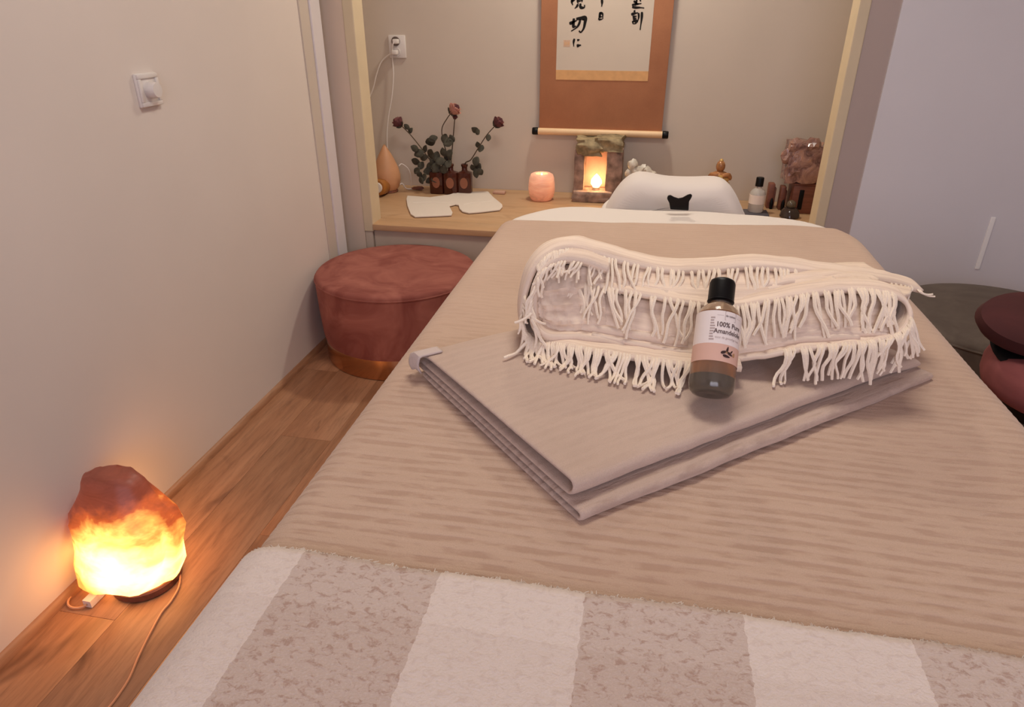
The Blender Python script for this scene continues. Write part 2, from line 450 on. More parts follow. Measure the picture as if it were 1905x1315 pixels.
# ---- double wall outlet + two plugs with cords
oa, ob = aty(723, 65, YB), aty(757, 108, YB)
ocx, ocz = (oa.x + ob.x) / 2, (oa.z + ob.z) / 2; ow, oh = ob.x - oa.x, oa.z - ob.z
out = thing('wall_outlet', 'white double wall socket high on the alcove back wall', 'outlet', (ocx, YB, ocz))
B().box(ocx - ow / 2, ocx + ow / 2, YB - .012, YB + .001, ocz - oh / 2, ocz + oh / 2, .004).build('outlet_plate', M['plastic'], out)
for s_ in (1, -1):
    cc = (ocx - .004, YB - .014, ocz + s_ * oh * .235)
    B().lathe([(.0, .0), (.019, .0), (.022, .0), (.022, .006), (.019, .006), (.0185, .003), (0, .003)], 24, cc, Matrix.Rotation(PI / 2, 3, 'X')).build('socket', M['plastic_grey'] if s_ == 1 else M['plastic'], out)


def cord(name, label, plug_at, pts, r=.0035, n=40):
    t = thing(name, label, 'cable', plug_at)
    px, py, pz = plug_at
    B().box(px - .014, px + .014, py - .034, py, pz - .011, pz + .011, .005).build('plug', M['plastic'], t)
    B().tube(crom(pts, n), r, 6).build('cord', M['plastic'], t)
    return t


p1 = (ocx + .004, YB - .018, ocz + oh * .235)
cord('charging_cable', 'white cable hanging straight down from the upper socket of the outlet', p1,
     [(p1[0] - .002, YB - .05, p1[2]), aty(730, 86, YB - .05)] + [aty(u, v, YB - .02) for u, v in ((730, 110), (732, 140), (729, 180), (722, 222), (720, 262), (724, 300))] + [(aty(735, 318, YB - .03).x, YB - .03, CT + .01)])
p2 = (ocx - .004, YB - .018, ocz - oh * .235)
cord('charging_cable', 'white cable curving left from the lower socket behind the cream post', p2,
     [(p2[0] - .004, YB - .048, p2[2])] + [aty(u, v, YB - .03) for u, v in ((722, 103), (709, 116), (700, 140), (694, 165), (684, 190), (672, 225), (664, 270))] + [(-1.47, YB - .05, CT + .01)])

# ---- hanging scroll
YS = YB - .028
sc_l, sc_r, sc_b = aty(1003, 241, YS), aty(1232, 250, YS), aty(1115, 247, YS)
SX0, SX1, SZ0, SZ1 = sc_l.x, sc_r.x - .004, sc_b.z, 1.96
scroll = thing('hanging_scroll', 'brown fabric hanging scroll with brush calligraphy on a cream paper panel', 'scroll', ((SX0 + SX1) / 2, YB, SZ0))
t = NT('russet_scroll_silk'); v = t.coord(); f = t.noise(v, 5, 4, .6); f2 = t.noise(v, 260, 2)
t.set(Base_Color=t.mix(t.math('MULTIPLY', f2, .25), t.ramp(f, [(.3, srgb(174, 116, 82)), (.7, srgb(192, 132, 94))]), srgb(140, 88, 58)), Roughness=.75); t.bump(f2, .2, .001)
M['silk'] = t.m
M['paper'] = flat('cream_scroll_paper', srgb(208, 194, 178), .8, var=.02, scale=6)
M['band'] = flat('gold_brocade_band', srgb(216, 166, 112), .7, var=.08, scale=30)
M['ink'] = flat('black_ink', (.008, .006, .005, 1), .7, var=.1)
M['seal'] = flat('faded_seal', srgb(206, 172, 146), .8, var=.08, scale=150)
M['roller'] = flat('pale_wood_roller', srgb(232, 196, 152), .45, var=.05)
P0, P1 = aty(1034, 148, YS), aty(1205, 150, YS)
PX0, PX1, PZ0 = P0.x, P1.x, P0.z
PZ1 = 1.78
bw = aty(1034, 130, YS).z
B().box(SX0, SX1, YS, YS + .003, SZ0, SZ1, .0008).build('scroll_mount', M['silk'], scroll)
B().box(PX0, PX1, YS - .0015, YS + .001, bw, PZ1).build('paper_panel', M['paper'], scroll, smooth=False)
B().box(PX0, PX1, YS - .0022, YS + .001, PZ0, bw).build('brocade_band', M['band'], scroll, smooth=False)
rm = Matrix.Rotation(PI / 2, 3, 'Y'); rr = .0165
B().lathe([(0, 0), (rr, 0), (rr, SX1 - SX0 + .008), (0, SX1 - SX0 + .008)], 24, (SX0 - .004, YS - .004, SZ0), rm).build('scroll_roller', M['roller'], scroll)
for xx in (SX0 - .034, SX1 + .004):
    B().lathe([(0, 0), (rr * .98, 0), (rr * 1.12, .004), (rr * 1.12, .026), (rr * .98, .030), (0, .030)], 20, (xx, YS - .004, SZ0), rm).build('roller_knob', M['black'], scroll)
B().tube([(PX0 + .15, YS, SZ1), ((SX0 + SX1) / 2, YB - .006, SZ1 + .16), (PX1 - .15, YS, SZ1)], .002, 5).build('hanging_cord', M['roller'], scroll)
B().box((SX0), (SX1), YS - .006, YS + .006, SZ1 - .006, SZ1 + .006, .003).build('top_rod', M['walnut'], scroll)
YI = YS - .0022


def stroke(b, pts, wid):
    """one brush stroke: (u,v) in the 4.697x crop of the scroll with offset (980,0); tapered flat ribbon"""
    P = crom([aty(980 + u / 4.697, v / 4.697, YI) for u, v in pts], 4 * len(pts)); n = len(P)
    for i in range(n): P[i].y = YI
    L = []; R_ = []
    for i, p in enumerate(P):
        d = (P[min(i + 1, n - 1)] - P[max(i - 1, 0)]).normalized(); s = Vector((-d.z, 0, d.x))
        f = i / (n - 1); w = wid * (0.55 + 0.75 * math.sin(PI * min(1, f * 1.15 + .12)) * (1 - .25 * f)) * .5
        L.append(p + s * w); R_.append(p - s * w)
    b.poly(L + R_[::-1], (0, .001, 0))


def glyph(strokes):
    b = B()
    for pts, w in strokes: stroke(b, pts, w)
    b.build('ink_character', M['ink'], scroll, smooth=False)


W = .0115
glyph([([(372, 206), (400, 196), (436, 178)], W), ([(412, 160), (408, 200), (406, 238), (432, 226)], W), ([(432, 166), (470, 160), (512, 154), (508, 200), (496, 250), (472, 282), (456, 268)], W * 1.1), ([(468, 168), (458, 205), (436, 240), (388, 272)], W * .8)])
glyph([([(416, 338), (409, 370), (411, 406)], W * .75), ([(440, 352), (462, 346)], W * .7), ([(436, 402), (452, 398), (474, 394)], W)])
glyph([([(396, -6), (394, 20), (402, 44)], W * .8), ([(394, 14), (412, 2), (430, -8)], W * .6), ([(446, -10), (444, 12), (450, 34)], W * .7), ([(450, 10), (480, 4)], W * .6), ([(484, -10), (482, 20)], W * .6), ([(448, 36), (436, 58), (418, 74)], W * .75), ([(470, 30), (468, 58), (484, 68), (504, 62), (504, 42)], W * .9)])
glyph([([(656, -6), (658, 24), (654, 58)], W * .85)])
glyph([([(642, 106), (636, 140), (626, 172)], W * .8), ([(640, 112), (662, 122), (664, 166)], W * .75), ([(634, 148), (660, 146)], W * .6), ([(628, 172), (662, 166)], W * .6)])
glyph([([(912, 128), (940, 118), (972, 112)], W * .9), ([(938, 90), (946, 108)], W * .7), ([(924, 148), (962, 140)], W * .7), ([(926, 166), (960, 158)], W * .7), ([(928, 182), (926, 208)], W * .7), ([(928, 184), (958, 178), (952, 204), (928, 208)], W * .7), ([(976, 112), (978, 150), (966, 196)], W * .7), ([(1006, 104), (1004, 160), (990, 262)], W * .85)])
glyph([([(918, 44), (960, 36), (1002, 30)], W * .7), ([(934, 8), (956, 24), (976, 40)], W * .7), ([(962, -8), (958, 20), (950, 50)], W * .6), ([(920, 60), (950, 66), (990, 66), (1026, 70)], W * .75), ([(990, -8), (996, 14)], W * .6)])
c0, c1 = aty(980 + 322 / 4.697, 350 / 4.697, YI), aty(980 + 378 / 4.697, 408 / 4.697, YI)
sb = B().box(c0.x, c1.x, YI, YI + .001, c1.z, c0.z)
sb.build('seal_stamp', M['seal'], scroll, smooth=False)
sb = B()
for k in range(3):
    xx = c0.x + (c1.x - c0.x) * (.2 + .27 * k)
    sb.box(xx, xx + .003, YI - .0005, YI, c1.z + .008, c0.z - .008)
sb.build('seal_lines', M['band'], scroll, smooth=False)

# ================================================================== MASSAGE TABLE
BX0, BX1, BY0, BY1, RC = -0.350, 0.512, -0.18, 1.865, 0.23
ZT = 0.826                                                       # padded top of the table


def sdf(x, y, grow=0.0):
    cx, cy = (BX0 + BX1) / 2, (BY0 + BY1) / 2; hx, hy = (BX1 - BX0) / 2 + grow, (BY1 - BY0) / 2 + grow
    qx, qy = abs(x - cx) - hx + RC, abs(y - cy) - hy + RC
    return math.hypot(max(qx, 0), max(qy, 0)) + min(max(qx, qy), 0) - RC


def grad(x, y):
    e = .002; gx = sdf(x + e, y) - sdf(x - e, y); gy = sdf(x, y + e) - sdf(x, y - e)
    l = math.hypot(gx, gy) or 1; return gx / l, gy / l


def drape(x, y, off, rr=.035, wav=.012):
    """flat cloth point -> draped over the table, lying `off` above it"""
    d = sdf(x, y); h = .0045 * ss(.95, 1.3, y) * noise.noise((x * 5 + y * 3, y * 4 - x * 2, 8)) + .003 * ss(.15, .4, x) * noise.noise((x * 9 + y * 5, y * 4, 5))
    h += .0045 * noise.noise((x * 3.1, y * 2.7, .3)) + .0015 * noise.noise((x * 11, y * 9, 3.3))
    R_ = rr + off
    if d <= -rr: return Vector((x, y, ZT + off + h))
    gx, gy = grad(x, y); s = d + rr; bx, by = x - gx * s, y - gy * s
    if s < R_ * PI / 2:
        a = s / R_; ox, dz = R_ * math.sin(a), R_ * (1 - math.cos(a)); lo = a / (PI / 2)
        return Vector((bx + gx * ox, by + gy * ox, ZT + off - dz + h * (1 - lo)))
    dn = s - R_ * PI / 2
    w = wav * ss(0, .18, dn) * (math.sin((x * gy - y * gx) * 21 + 2 * noise.noise((x * 2, y * 2, 1)))) + .02 * ss(0, .3, dn)
    return Vector((bx + gx * (R_ + w), by + gy * (R_ + w), ZT + off - R_ - dn))


def sheet(name, x0, x1, ylo, yhi, off, mat, nx, ny, label, cat, thick=.003, rib=None):
    P = []; U = []
    for j in range(ny):
        row = []; ur = []
        for i in range(nx):
            fx, fy = i / (nx - 1), j / (ny - 1); x = x0 + (x1 - x0) * fx
            a, b = ylo(x), yhi(x); y = a + (b - a) * fy
            p = drape(x, y, off)
            if rib: p.z += rib(x, y)
            row.append(p); ur.append((x, y))
        P.append(row); U.append(ur)
    o = B().grid(P, U).build(name, mat, recalc=False)
    m = o.modifiers.new('solid', 'SOLIDIFY'); m.thickness = thick; m.offset = -1
    return tag(o, label, cat)


tb = thing('massage_table', 'padded massage table on black legs beneath the sheet and blankets', 'table', (.08, .78, 0))
pts = []
for k in range(64):
    a = 2 * PI * k / 64; c, s_ = math.cos(a), math.sin(a); e = .28
    pts.append((( BX0 + BX1) / 2 + math.copysign(abs(c) ** e, c) * (BX1 - BX0) / 2, (BY0 + BY1) / 2 + math.copysign(abs(s_) ** e, s_) * (BY1 - BY0) / 2))
cxm, cym = (BX0 + BX1) / 2, (BY0 + BY1) / 2
def ringp(z, k): return [Vector((cxm + (x - cxm) * k, cym + (y - cym) * k, z)) for x, y in pts]
rim = []
for x, y in pts: rim.append((x, y))
B().loft([ringp(.742, .93), ringp(.746, .95), ringp(.79, .955), ringp(.814, .945), ringp(ZT - .004, .92), ringp(ZT - .003, .6)]).build('table_top', M['grey_velvet'], tb)
B().box(BX0 + .1, BX1 - .1, BY0 + .15, BY1 - .2, .69, .742, .01).build('table_frame', M['walnut'], tb)
for xx in (BX0 + .12, BX1 - .16):
    for yy in (BY0 + .2, BY1 - .34):
        B().box(xx, xx + .04, yy, yy + .04, 0.0, .70, .004).build('leg', M['black'], tb)
B().box(-.06, .22, BY1 - .25, 2.20, .765, .792, .01).build('headrest_bracket', M['black'], tb)

flatf = lambda c: (lambda x: c)
edge_noise = lambda x, s, a: a * noise.noise((x * s, 2.2, s))
sheet('white_sheet', BX0 - .22, BX1 + .22, flatf(1.2), flatf(BY1 + .20), .002, M['sheet'], 90, 70,
      'white cotton sheet showing at the far head end of the massage table', 'sheet', .002)


def ribz(x, y):
    w = noise.noise((x * 4, y * 5, 0)) * .004
    return .0008 * math.sin((y + w) * 2 * PI / .0152) * (1.0 - .6 * ss(.75, 1.2, y)) * (.6 + .8 * noise.noise((x * 9, y * 30, 5)))


def brown_hi(x): return 1.650 + .075 * (x + .32) / .72 + .004 * math.sin(x * 23)


sheet('ribbed_blanket', BX0 - .34, BX1 + .34, flatf(.30), brown_hi, .008, M['brown_blanket'], 150, 330,
      'sand brown ribbed cotton blanket spread over the middle of the massage table', 'blanket', .004, ribz)


def chk_hi(x): return .4435 + .0022 * noise.noise((x * 60, 1, 1)) + .003 * noise.noise((x * 8, 7, 1))


ck = sheet('checked_blanket', BX0 - .26, BX1 + .26, flatf(BY0 - .05), chk_hi, .0155, M['check'], 320, 110,
           'woven cream and beige checked blanket across the foot of the massage table', 'blanket', .006,
           lambda x, y: .0007 * noise.noise((x * 160, y * 160, 2)))
# fuzzy wool edge of the checked blanket
fz = B()
for k in range(900):
    x = random.uniform(BX0 - .02, BX1 + .02); y = chk_hi(x); p = drape(x, y, .013)
    a = random.uniform(-1.1, 1.1); l = random.uniform(.002, .0065)
    q1 = p + Vector((math.sin(a) * l * .5, math.cos(a) * l * .6, .0005)); q2 = p + Vector((math.sin(a * 1.3) * l, math.cos(a) * l, random.uniform(-.003, .001)))
    fz.tube([p, q1, q2], [.0006, .0005, .0003], 3)
f_ = fz.build('wool_fuzz', M['sheet'], ck); f_['kind'] = 'stuff'

ZB = ZT + .0085                                                   # top of the brown blanket

# ================================================================== FOLDED TOWEL
tw = thing('folded_towel', 'beige ribbed towel folded in layers lying turned on the brown blanket', 'towel', (.05, .85, ZB))
UC = Vector((-0.036, 0.540, 0)); ULn = Vector((0.757, 0.654, 0)).normalized(); UW = Vector((-0.686, 0.728, 0)).normalized()
TL, TWd, TH = 0.600, 0.392, .0062
LAY = [0.004, 0.0135, 0.0215, 0.0345]                              # centre heights of the four layers
TOP = ZB + LAY[3] + .004


def towel_profile(u):
    """zigzag cross-section (w across, z up) at length u; loops open towards the left end"""
    op = math.exp(-u / .045); curl = ss(.50, .60, u)
    l0, l1, l2, l3 = LAY[0], LAY[1] - .001 * op, LAY[2] - .002 * curl, LAY[3] + .004 * op
    pts = []
    def seg(wa, wb, za, zb, n, sag=0):
        for k in range(n):
            f = k / (n - 1); pts.append((wa + (wb - wa) * f, za + (zb - za) * f + sag * math.sin(PI * f)))
    def turn(w, za, zb, out, n=7):
        r = (zb - za) / 2
        for k in range(1, n):
            a = PI * k / n; pts.append((w + out * r * 1.25 * math.sin(a), za + r - r * math.cos(a)))
    wl, wu = 0.0, .020
    seg(TWd - .012, wl + .006, l0, l0, 9); turn(wl + .006, l0, l1, -1)
    seg(wl + .006, TWd - .008, l1, l1, 9); turn(TWd - .008, l1, l2, 1)
    seg(TWd - .008, wu + .010, l2, l2, 9); turn(wu + .010, l2, l3, -1, 9)
    for k in range(40):                                           # ribbed top layer
        f = k / 39; w = wu + .010 + (TWd - .004 - wu - .010) * f
        pts.append((w, l3 - .004 * op * f - .006 * ss(.9, 1, f) + .0007 * math.sin(w * 2 * PI / .019)))
    return pts


rows = []; uvs = []; NU = 70
for i in range(NU):
    u = TL * i / (NU - 1); pr = towel_profile(u); row = []; ur = []; acc = 0; last = None
    for k, (w, z) in enumerate(pr):
        if last: acc += math.hypot(w - last[0], z - last[1])
        last = (w, z)
        wob = .0025 * noise.noise((u * 9, .0, z * 40)) + .0012 * noise.noise((u * 40, 3, z * 90))
        end = 0.0
        ulift = ss(TL - .07, TL, u)
        zz = z - .010 * ulift * (z / .034) + .0012 * noise.noise((u * 5, w * 6, 2))
        ucur = u - .0 + (.010 * math.sin(PI * min(1, z / .036)) * ss(TL - .05, TL, u))
        p = UC + ULn * (ucur + .006 * (z / .034) * (u < .03)) + UW * (w + wob) + Vector((0, 0, ZB + zz))
        row.append(p); ur.append((u, acc))
    rows.append(row); uvs.append(ur)
tow = B().grid(rows, uvs).build('towel_cloth', M['towel'], tw, recalc=False)
m = tow.modifiers.new('solid', 'SOLIDIFY'); m.thickness = .0052; m.offset = 0
m = tow.modifiers.new('sub', 'SUBSURF'); m.levels = 1; m.render_levels = 1
# pale hem tab wrapped over the left corner
hem = []; hu = []
for i in range(8):
    f = i / 7; row = []; ur = []
    for k in range(14):
        g = k / 13
        w = TWd - .034 + .032 * f
        if g < .6: u, z = .030 - .034 * g / .6, LAY[3] + .0042
        else: u, z = -.004 - .004 * math.sin((g - .6) / .4 * PI), LAY[3] + .0042 - (g - .6) / .4 * .026
        row.append(UC + ULn * u + UW * w + Vector((0, 0, ZB + z - .007 * ss(.5, 1, f)))); ur.append((u, w))
    hem.append(row); hu.append(ur)
h = B().grid(hem, hu).build('hem', M['towel_hem'], tw, recalc=False)
m = h.modifiers.new('solid', 'SOLIDIFY'); m.thickness = .002; m.offset = 0
h['label'] = 'pale hem at the left corner'

# ================================================================== FRINGED THROW
th = thing('fringed_throw', 'folded cream crinkled cotton throw with thick fringed edges on the towel', 'throw', (.10, .95, TOP))


def px(lst, n): return crom([aty(u, v, y) for u, v, y in lst], n)


A_ = px([(1716, 543, 1.02), (1680, 533, 1.01), (1630, 524, .99), (1560, 517, .965), (1480, 507, .945), (1400, 500, .935), (1320, 507, .93), (1240, 506, .93), (1160, 490, .93), (1100, 474, .925), (1055, 466, .915), (1018, 478, .90), (992, 510, .885), (978, 548, .875), (972, 590, .865), (978, 622, .855), (1000, 640, .845), (1040, 645, .828), (1100, 655, .815), (1180, 668, .805), (1270, 680, .797), (1380, 688, .80)], 120)
Bc = px([(1062, 520, .905), (1100, 532, .895), (1180, 549, .882), (1280, 566, .872), (1360, 574, .868), (1430, 563, .875), (1500, 551, .885), (1580, 543, .895), (1640, 546, .895), (1678, 558, .89), (1694, 580, .88), (1692, 606, .868), (1668, 628, .855), (1620, 640, .845), (1560, 646, .838), (1480, 654, .832), (1390, 668, .826), (1300, 662, .826), (1200, 645, .835), (1100, 625, .85)], 120)
ZC = .905


def backsweep(curve, depth, name, thick=.005, g1=.2, nd=16, parent=th, mat='muslin', ruf=.002):
    P = []; U = []
    acc = [0]
    for a, b in zip(curve, curve[1:]): acc.append(acc[-1] + (b - a).length)
    for k in range(nd):
        t_ = k / (nd - 1); g = 1 + .10 * math.sin(min(t_ * 3.2, 1) * PI) - (1 - g1) * ss(.12, 1, t_)
        row = []; ur = []
        for i, p in enumerate(curve):
            y = p.y + depth * t_
            z = ZC + (p.z - ZC) * g if p.z > ZC else p.z + .002 * t_
            x = p.x + (0.10 - p.x) * .08 * t_
            if name == 'outer_fold': x -= .020 * math.sin(min(t_ * 2.4, 1) * PI * .6) * ss(.09, .15, -p.x)
            rf = ruf * (1 - t_) * noise.noise((acc[i] * 45, p.z * 20, k * .3))
            row.append(Vector((x, y, max(z + rf, TOP - .001 if .0 < x < .35 else ZB + .003)))); ur.append((acc[i], t_ * depth))
        P.append(row); U.append(ur)
    o = B().grid(P, U).build(name, M[mat], parent, recalc=False)
    m = o.modifiers.new('solid', 'SOLIDIFY'); m.thickness = thick; m.offset = 0
    return o


backsweep(A_, .20, 'outer_fold', .0065, .15)
backsweep(Bc, .16, 'inner_fold', .0055, .2)
Wc = px([(1130, 506, .905), (1080, 490, .9), (1038, 489, .893), (1008, 508, .88), (993, 543, .868), (990, 580, .857), (997, 612, .848), (1024, 630, .842), (1080, 630, .845), (1160, 645, .838)], 60)
backsweep(Wc, .15, 'inner_wrap', .010, .35)
Wd = px([(1110, 560, .895), (1070, 556, .892), (1044, 566, .888), (1034, 586, .88), (1046, 606, .87), (1090, 612, .862), (1180, 626, .85), (1280, 640, .842)], 60)
backsweep(Wd, .14, 'inner_wrap', .012, .5)
# thin gathered layers between the folds
for dz, (pl) in enumerate([
    [(1075, 498, .925), (1120, 516, .918), (1200, 532, .91), (1290, 546, .905), (1380, 546, .906), (1460, 532, .915), (1560, 527, .93), (1640, 534, .94)],
    [(1085, 508, .918), (1130, 524, .91), (1200, 539, .902), (1290, 554, .896), (1380, 556, .896), (1460, 542, .905), (1560, 533, .92), (1630, 538, .925)],
    [(1080, 516, .912), (1120, 528, .904), (1200, 545, .893), (1290, 561, .886), (1370, 567, .884), (1450, 553, .893), (1560, 538, .908)],
    [(1060, 590, .88), (1130, 602, .87), (1220, 617, .862), (1300, 625, .858), (1400, 622, .858), (1500, 612, .862), (1600, 610, .868), (1655, 622, .866)],
    [(1070, 604, .872), (1130, 615, .862), (1220, 630, .853), (1300, 638, .85), (1400, 634, .85), (1500, 624, .855), (1600, 622, .86), (1650, 628, .86)],
    [(1100, 618, .862), (1180, 634, .85), (1260, 648, .843), (1330, 652, .84), (1400, 645, .842), (1500, 635, .848), (1600, 632, .853)],
    [(1110, 575, .892), (1200, 590, .88), (1300, 600, .872), (1400, 600, .87), (1500, 590, .875), (1600, 580, .885), (1640, 584, .885)]]):
    backsweep(px(pl, 60), .13, 'gathered_layer', .0075, .5, 10, ruf=.004)

def face(top_, bot_, name, n=15, ridge=.0022, rec=.010):
    nx_ = 90; a_ = px(top_, nx_); b_ = px(bot_, nx_); P = []; U = []
    for j in range(n):
        f = j / (n - 1); row = []; ur = []
        for i in range(nx_):
            p = a_[i].lerp(b_[i], f) + Vector((0, rec, 0))
            w_ = noise.noise((i * .05, j * .9, len(top_)))
            p += Vector((0, (.006 if n == 17 else .001) * noise.noise((i * .12, j * .55, 9)), 0))
            p += Vector((0, -ridge * math.sin(f * 4 * 2 * PI + 1.5 * noise.noise((i * .06, f * 2, 3))) * (.6 + .6 * w_) - .006 * math.sin(PI * f), 0))
            row.append(p); ur.append((i * .005, f * .04))
        P.append(row); U.append(ur)
    o = B().grid(P, U).build(name, M['muslin'], th, recalc=False)
    m = o.modifiers.new('solid', 'SOLIDIFY'); m.thickness = .004; m.offset = 0


face([(1078, 484, .918), (1160, 498, .925), (1240, 513, .925), (1320, 515, .925), (1400, 508, .93), (1480, 515, .94), (1560, 523, .955), (1640, 532, .97), (1700, 542, .985)],
     [(1066, 522, .905), (1120, 537, .892), (1180, 550, .882), (1280, 567, .872), (1360, 574, .868), (1430, 563, .875), (1500, 551, .885), (1600, 545, .90), (1690, 556, .91)], 'gathered_face')
face([(1050, 555, .89), (1120, 552, .885), (1180, 562, .878), (1280, 578, .868), (1360, 584, .864), (1430, 574, .87), (1500, 563, .88), (1600, 556, .89), (1672, 566, .885)],
     [(1050, 616, .86), (1110, 634, .848), (1180, 652, .835), (1280, 672, .822), (1360, 676, .82), (1430, 668, .826), (1500, 654, .832), (1600, 644, .842), (1668, 630, .855)], 'gathered_face', 19, .0018, .016)
face([(1000, 535, .872), (1006, 520, .878), (1024, 506, .888), (1050, 500, .895), (1085, 500, .9), (1120, 508, .9)],
     [(998, 585, .858), (1004, 606, .85), (1026, 622, .845), (1056, 624, .844), (1090, 624, .846), (1130, 630, .848)], 'gathered_face', 17, .005, .016)
strands = []


def fringe(curve, i0, i1, n, length, fwd, spread=.3, rad=.0016, floor=TOP, clump=3):
    """n cotton strands hung from curve[i0..i1]"""
    k = 0
    while k < n:
        cl = random.choice((1, 2, 2, 3)) if clump else 1
        f0 = (k + random.random() * .6) / n
        lean = random.uniform(-spread, spread); L0 = length * random.uniform(.8, 1.15)
        for c in range(cl):
            if k >= n: break
            fi = i0 + (i1 - i0) * min(1, max(0, f0 + c * .75 / n + random.uniform(-.1, .1) / n)); a = int(fi); f = fi - a
            a2 = min(a + 1, len(curve) - 1); p = curve[a].lerp(curve[a2], f)
            L = L0 * random.uniform(.9, 1.08); ln = lean + random.uniform(-.12, .12)
            pts = [p + Vector((0, .006, .002))]; cur = p + Vector((0, -.004 - random.uniform(0, .002), .001)); pts.append(cur.copy())
            bend = random.uniform(-.6, .6) * spread * 2; wa = random.uniform(-1, 1) * .55; wp = random.uniform(0, 6)
            for s_ in range(1, 6):
                g = s_ / 5; d = Vector((math.sin(ln + bend * g + wa * math.sin(wp + g * 7)) * .95, -fwd * (1.1 - .6 * g), -math.cos(ln + bend * g))).normalized()
                st = d * (L / 5); nx_ = cur + st
                fz_ = floor + rad + .0004
                if nx_.z < fz_:
                    rest = L / 5; nx_ = cur + Vector((st.x * .8, -(rest ** 2 - min(rest, abs(st.x) * .8) ** 2) ** .5 * .9, 0)); nx_.z = fz_ + random.uniform(0, .002)
                cur = nx_; pts.append(cur.copy())
            P = crom(pts, 9)
            r0 = rad * random.uniform(.85, 1.15)
            b = B().tube(P, [r0 * (1 - .25 * q / 8) for q in range(9)], 5)
            for vi, vv in enumerate(b.v): b.uv[vi] = (vv.x, vv.z)
            strands.append(b); k += 1


fringe(A_, 57, 22, 46, .044, 1.7, .40, .0025)          # row under the top edge
fringe(A_, 66, 57, 16, .032, 1.0, .5, .0024)           # round the top left corner
fringe(A_, 9, 0, 8, .018, .2, .9, .0019, ZB + .002)    # tuft at the far right tail
fringe(Bc, 1, 54, 72, .054, .95, .36, .0025)           # middle row
fringe(Bc, 66, 96, 40, .044, .35, .38, .0025)          # lower right row
fringe(A_, 86, 115, 60, .045, .75, .55, .0026)          # lower left row, splayed on the towel
fringe(A_, 74, 86, 12, .022, .5, .6, .0020, ZB + .002)
fringe(Wd, 4, 24, 18, .026, .6, .9, .0024)
fringe(Wc, 6, 42, 26, .030, .5, .8, .0024)             # inside the left end
for b in strands[:298]:
    b.build('fringe_strand', M['strand'], th)

# ================================================================== OIL BOTTLE
LEAN = math.radians(43)
b0 = atz(1321, 737, TOP + .0185)
BS = 1.10
bt = thing('oil_bottle', 'small oil bottle with black cap and pink label leaning on the fringed throw', 'bottle', (b0.x, b0.y, TOP + .0185), None, (-LEAN, math.radians(1.5), math.radians(-3)))
g = NT('clear_bottle_plastic'); g.set(Base_Color=(0.93, 0.80, 0.62, 1), Roughness=.08, IOR=1.42, Transmission_Weight=.92)
g2 = NT('almond_oil'); g2.set(Base_Color=(.60, .24, .06, 1), Roughness=.1, IOR=1.46, Transmission_Weight=.6)
R0 = .0268
B().lathe([(0, .0025), (.016, .001), (.0215, .002), (.0255, .006), (R0, .013), (R0, .083), (R0 * .985, .090), (.0225, .099), (.0155, .105), (.0125, .1075), (.0125, .112), (0, .112)], 48).build('bottle_body', g.m, bt, local=True)
B().lathe([(0, .004), (.0205, .004), (.0245, .008), (R0 - .0012, .014), (R0 - .0012, .083), (.0235, .093), (0, .093)], 40).build('oil', g2.m, bt, local=True)
B().lathe([(0, .0035), (.0208, .0035), (.0250, .0075), (R0 - .0008, .0138), (R0 - .0008, .0205), (0, .0205)], 40).build('base_reflection', flat('dark_olive_reflection', srgb(56, 42, 30), .12, var=.25, scale=60), bt, local=True)  # dark reflection in the thick bottle bottom, put in as an olive plug
bt.scale = (1, 1, BS)
B().lathe([(0, .1085), (.0150, .1085), (.0163, .1095), (.0163, .110), (.0158, .1105), (.0158, .131), (.0145, .1345), (.012, .136), (0, .136)], 40).build('bottle_cap', M['black'], bt, local=True)
RL = R0 + .0004
M['label_white'] = flat('label_white', srgb(240, 226, 216), .5, var=.02)
M['label_pink'] = flat('label_blush', srgb(222, 178, 156), .5, var=.03)
M['label_ink'] = flat('label_grey_print', srgb(96, 74, 68), .5, var=.05)
M['label_faint'] = flat('label_faint_print', srgb(178, 156, 146), .5, var=.05)
M['almond'] = flat('almond_print', srgb(58, 34, 30), .5, var=.2, scale=300)


def band(z0, z1, a0, a1, r, n=40):
    P = [[Vector((r * math.cos(a0 + (a1 - a0) * i / n), r * math.sin(a0 + (a1 - a0) * i / n), z)) for i in range(n + 1)] for z in (z0, z1)]
    return B().grid(P)


TCN = -PI / 2 + math.radians(25)                                  # centre of the print, turned to the right
lab = band(.053, .0905, TCN - 1.9, TCN + 1.9, RL).build('label', M['label_white'], bt, local=True, recalc=False)
band(.0335, .053, TCN - 1.9, TCN + 1.9, RL).build('label_band', M['label_pink'], lab, local=True, recalc=False)


def wrap(me, zc, r):
    for q in me.vertices:
        a = TCN + q.co.x / r; h = q.co.y; q.co = Vector((r * math.cos(a), r * math.sin(a), zc + h))


def text(s, size, zc, mat, bold=0.0, dx=0.0, name='label_text'):
    cu = bpy.data.curves.new('t', 'FONT'); cu.body = s; cu.size = size; cu.align_x = 'CENTER'; cu.offset = bold; cu.resolution_u = 3
    to = bpy.data.objects.new('t', cu); COL.objects.link(to)
    me = bpy.data.meshes.new_from_object(to.evaluated_get(bpy.context.evaluated_depsgraph_get()))
    bpy.data.objects.remove(to)
    bm = bmesh.new(); bm.from_mesh(me); bmesh.ops.subdivide_edges(bm, edges=[e for e in bm.edges if e.calc_length() > .002], cuts=2)
    bm.to_mesh(me); bm.free()
    for q in me.vertices: q.co.x += dx
    wrap(me, zc, RL + .0003); me.materials.clear(); me.materials.append(mat); me.name = name
    o = bpy.data.objects.new(name, me); COL.objects.link(o); o.parent = lab; return o


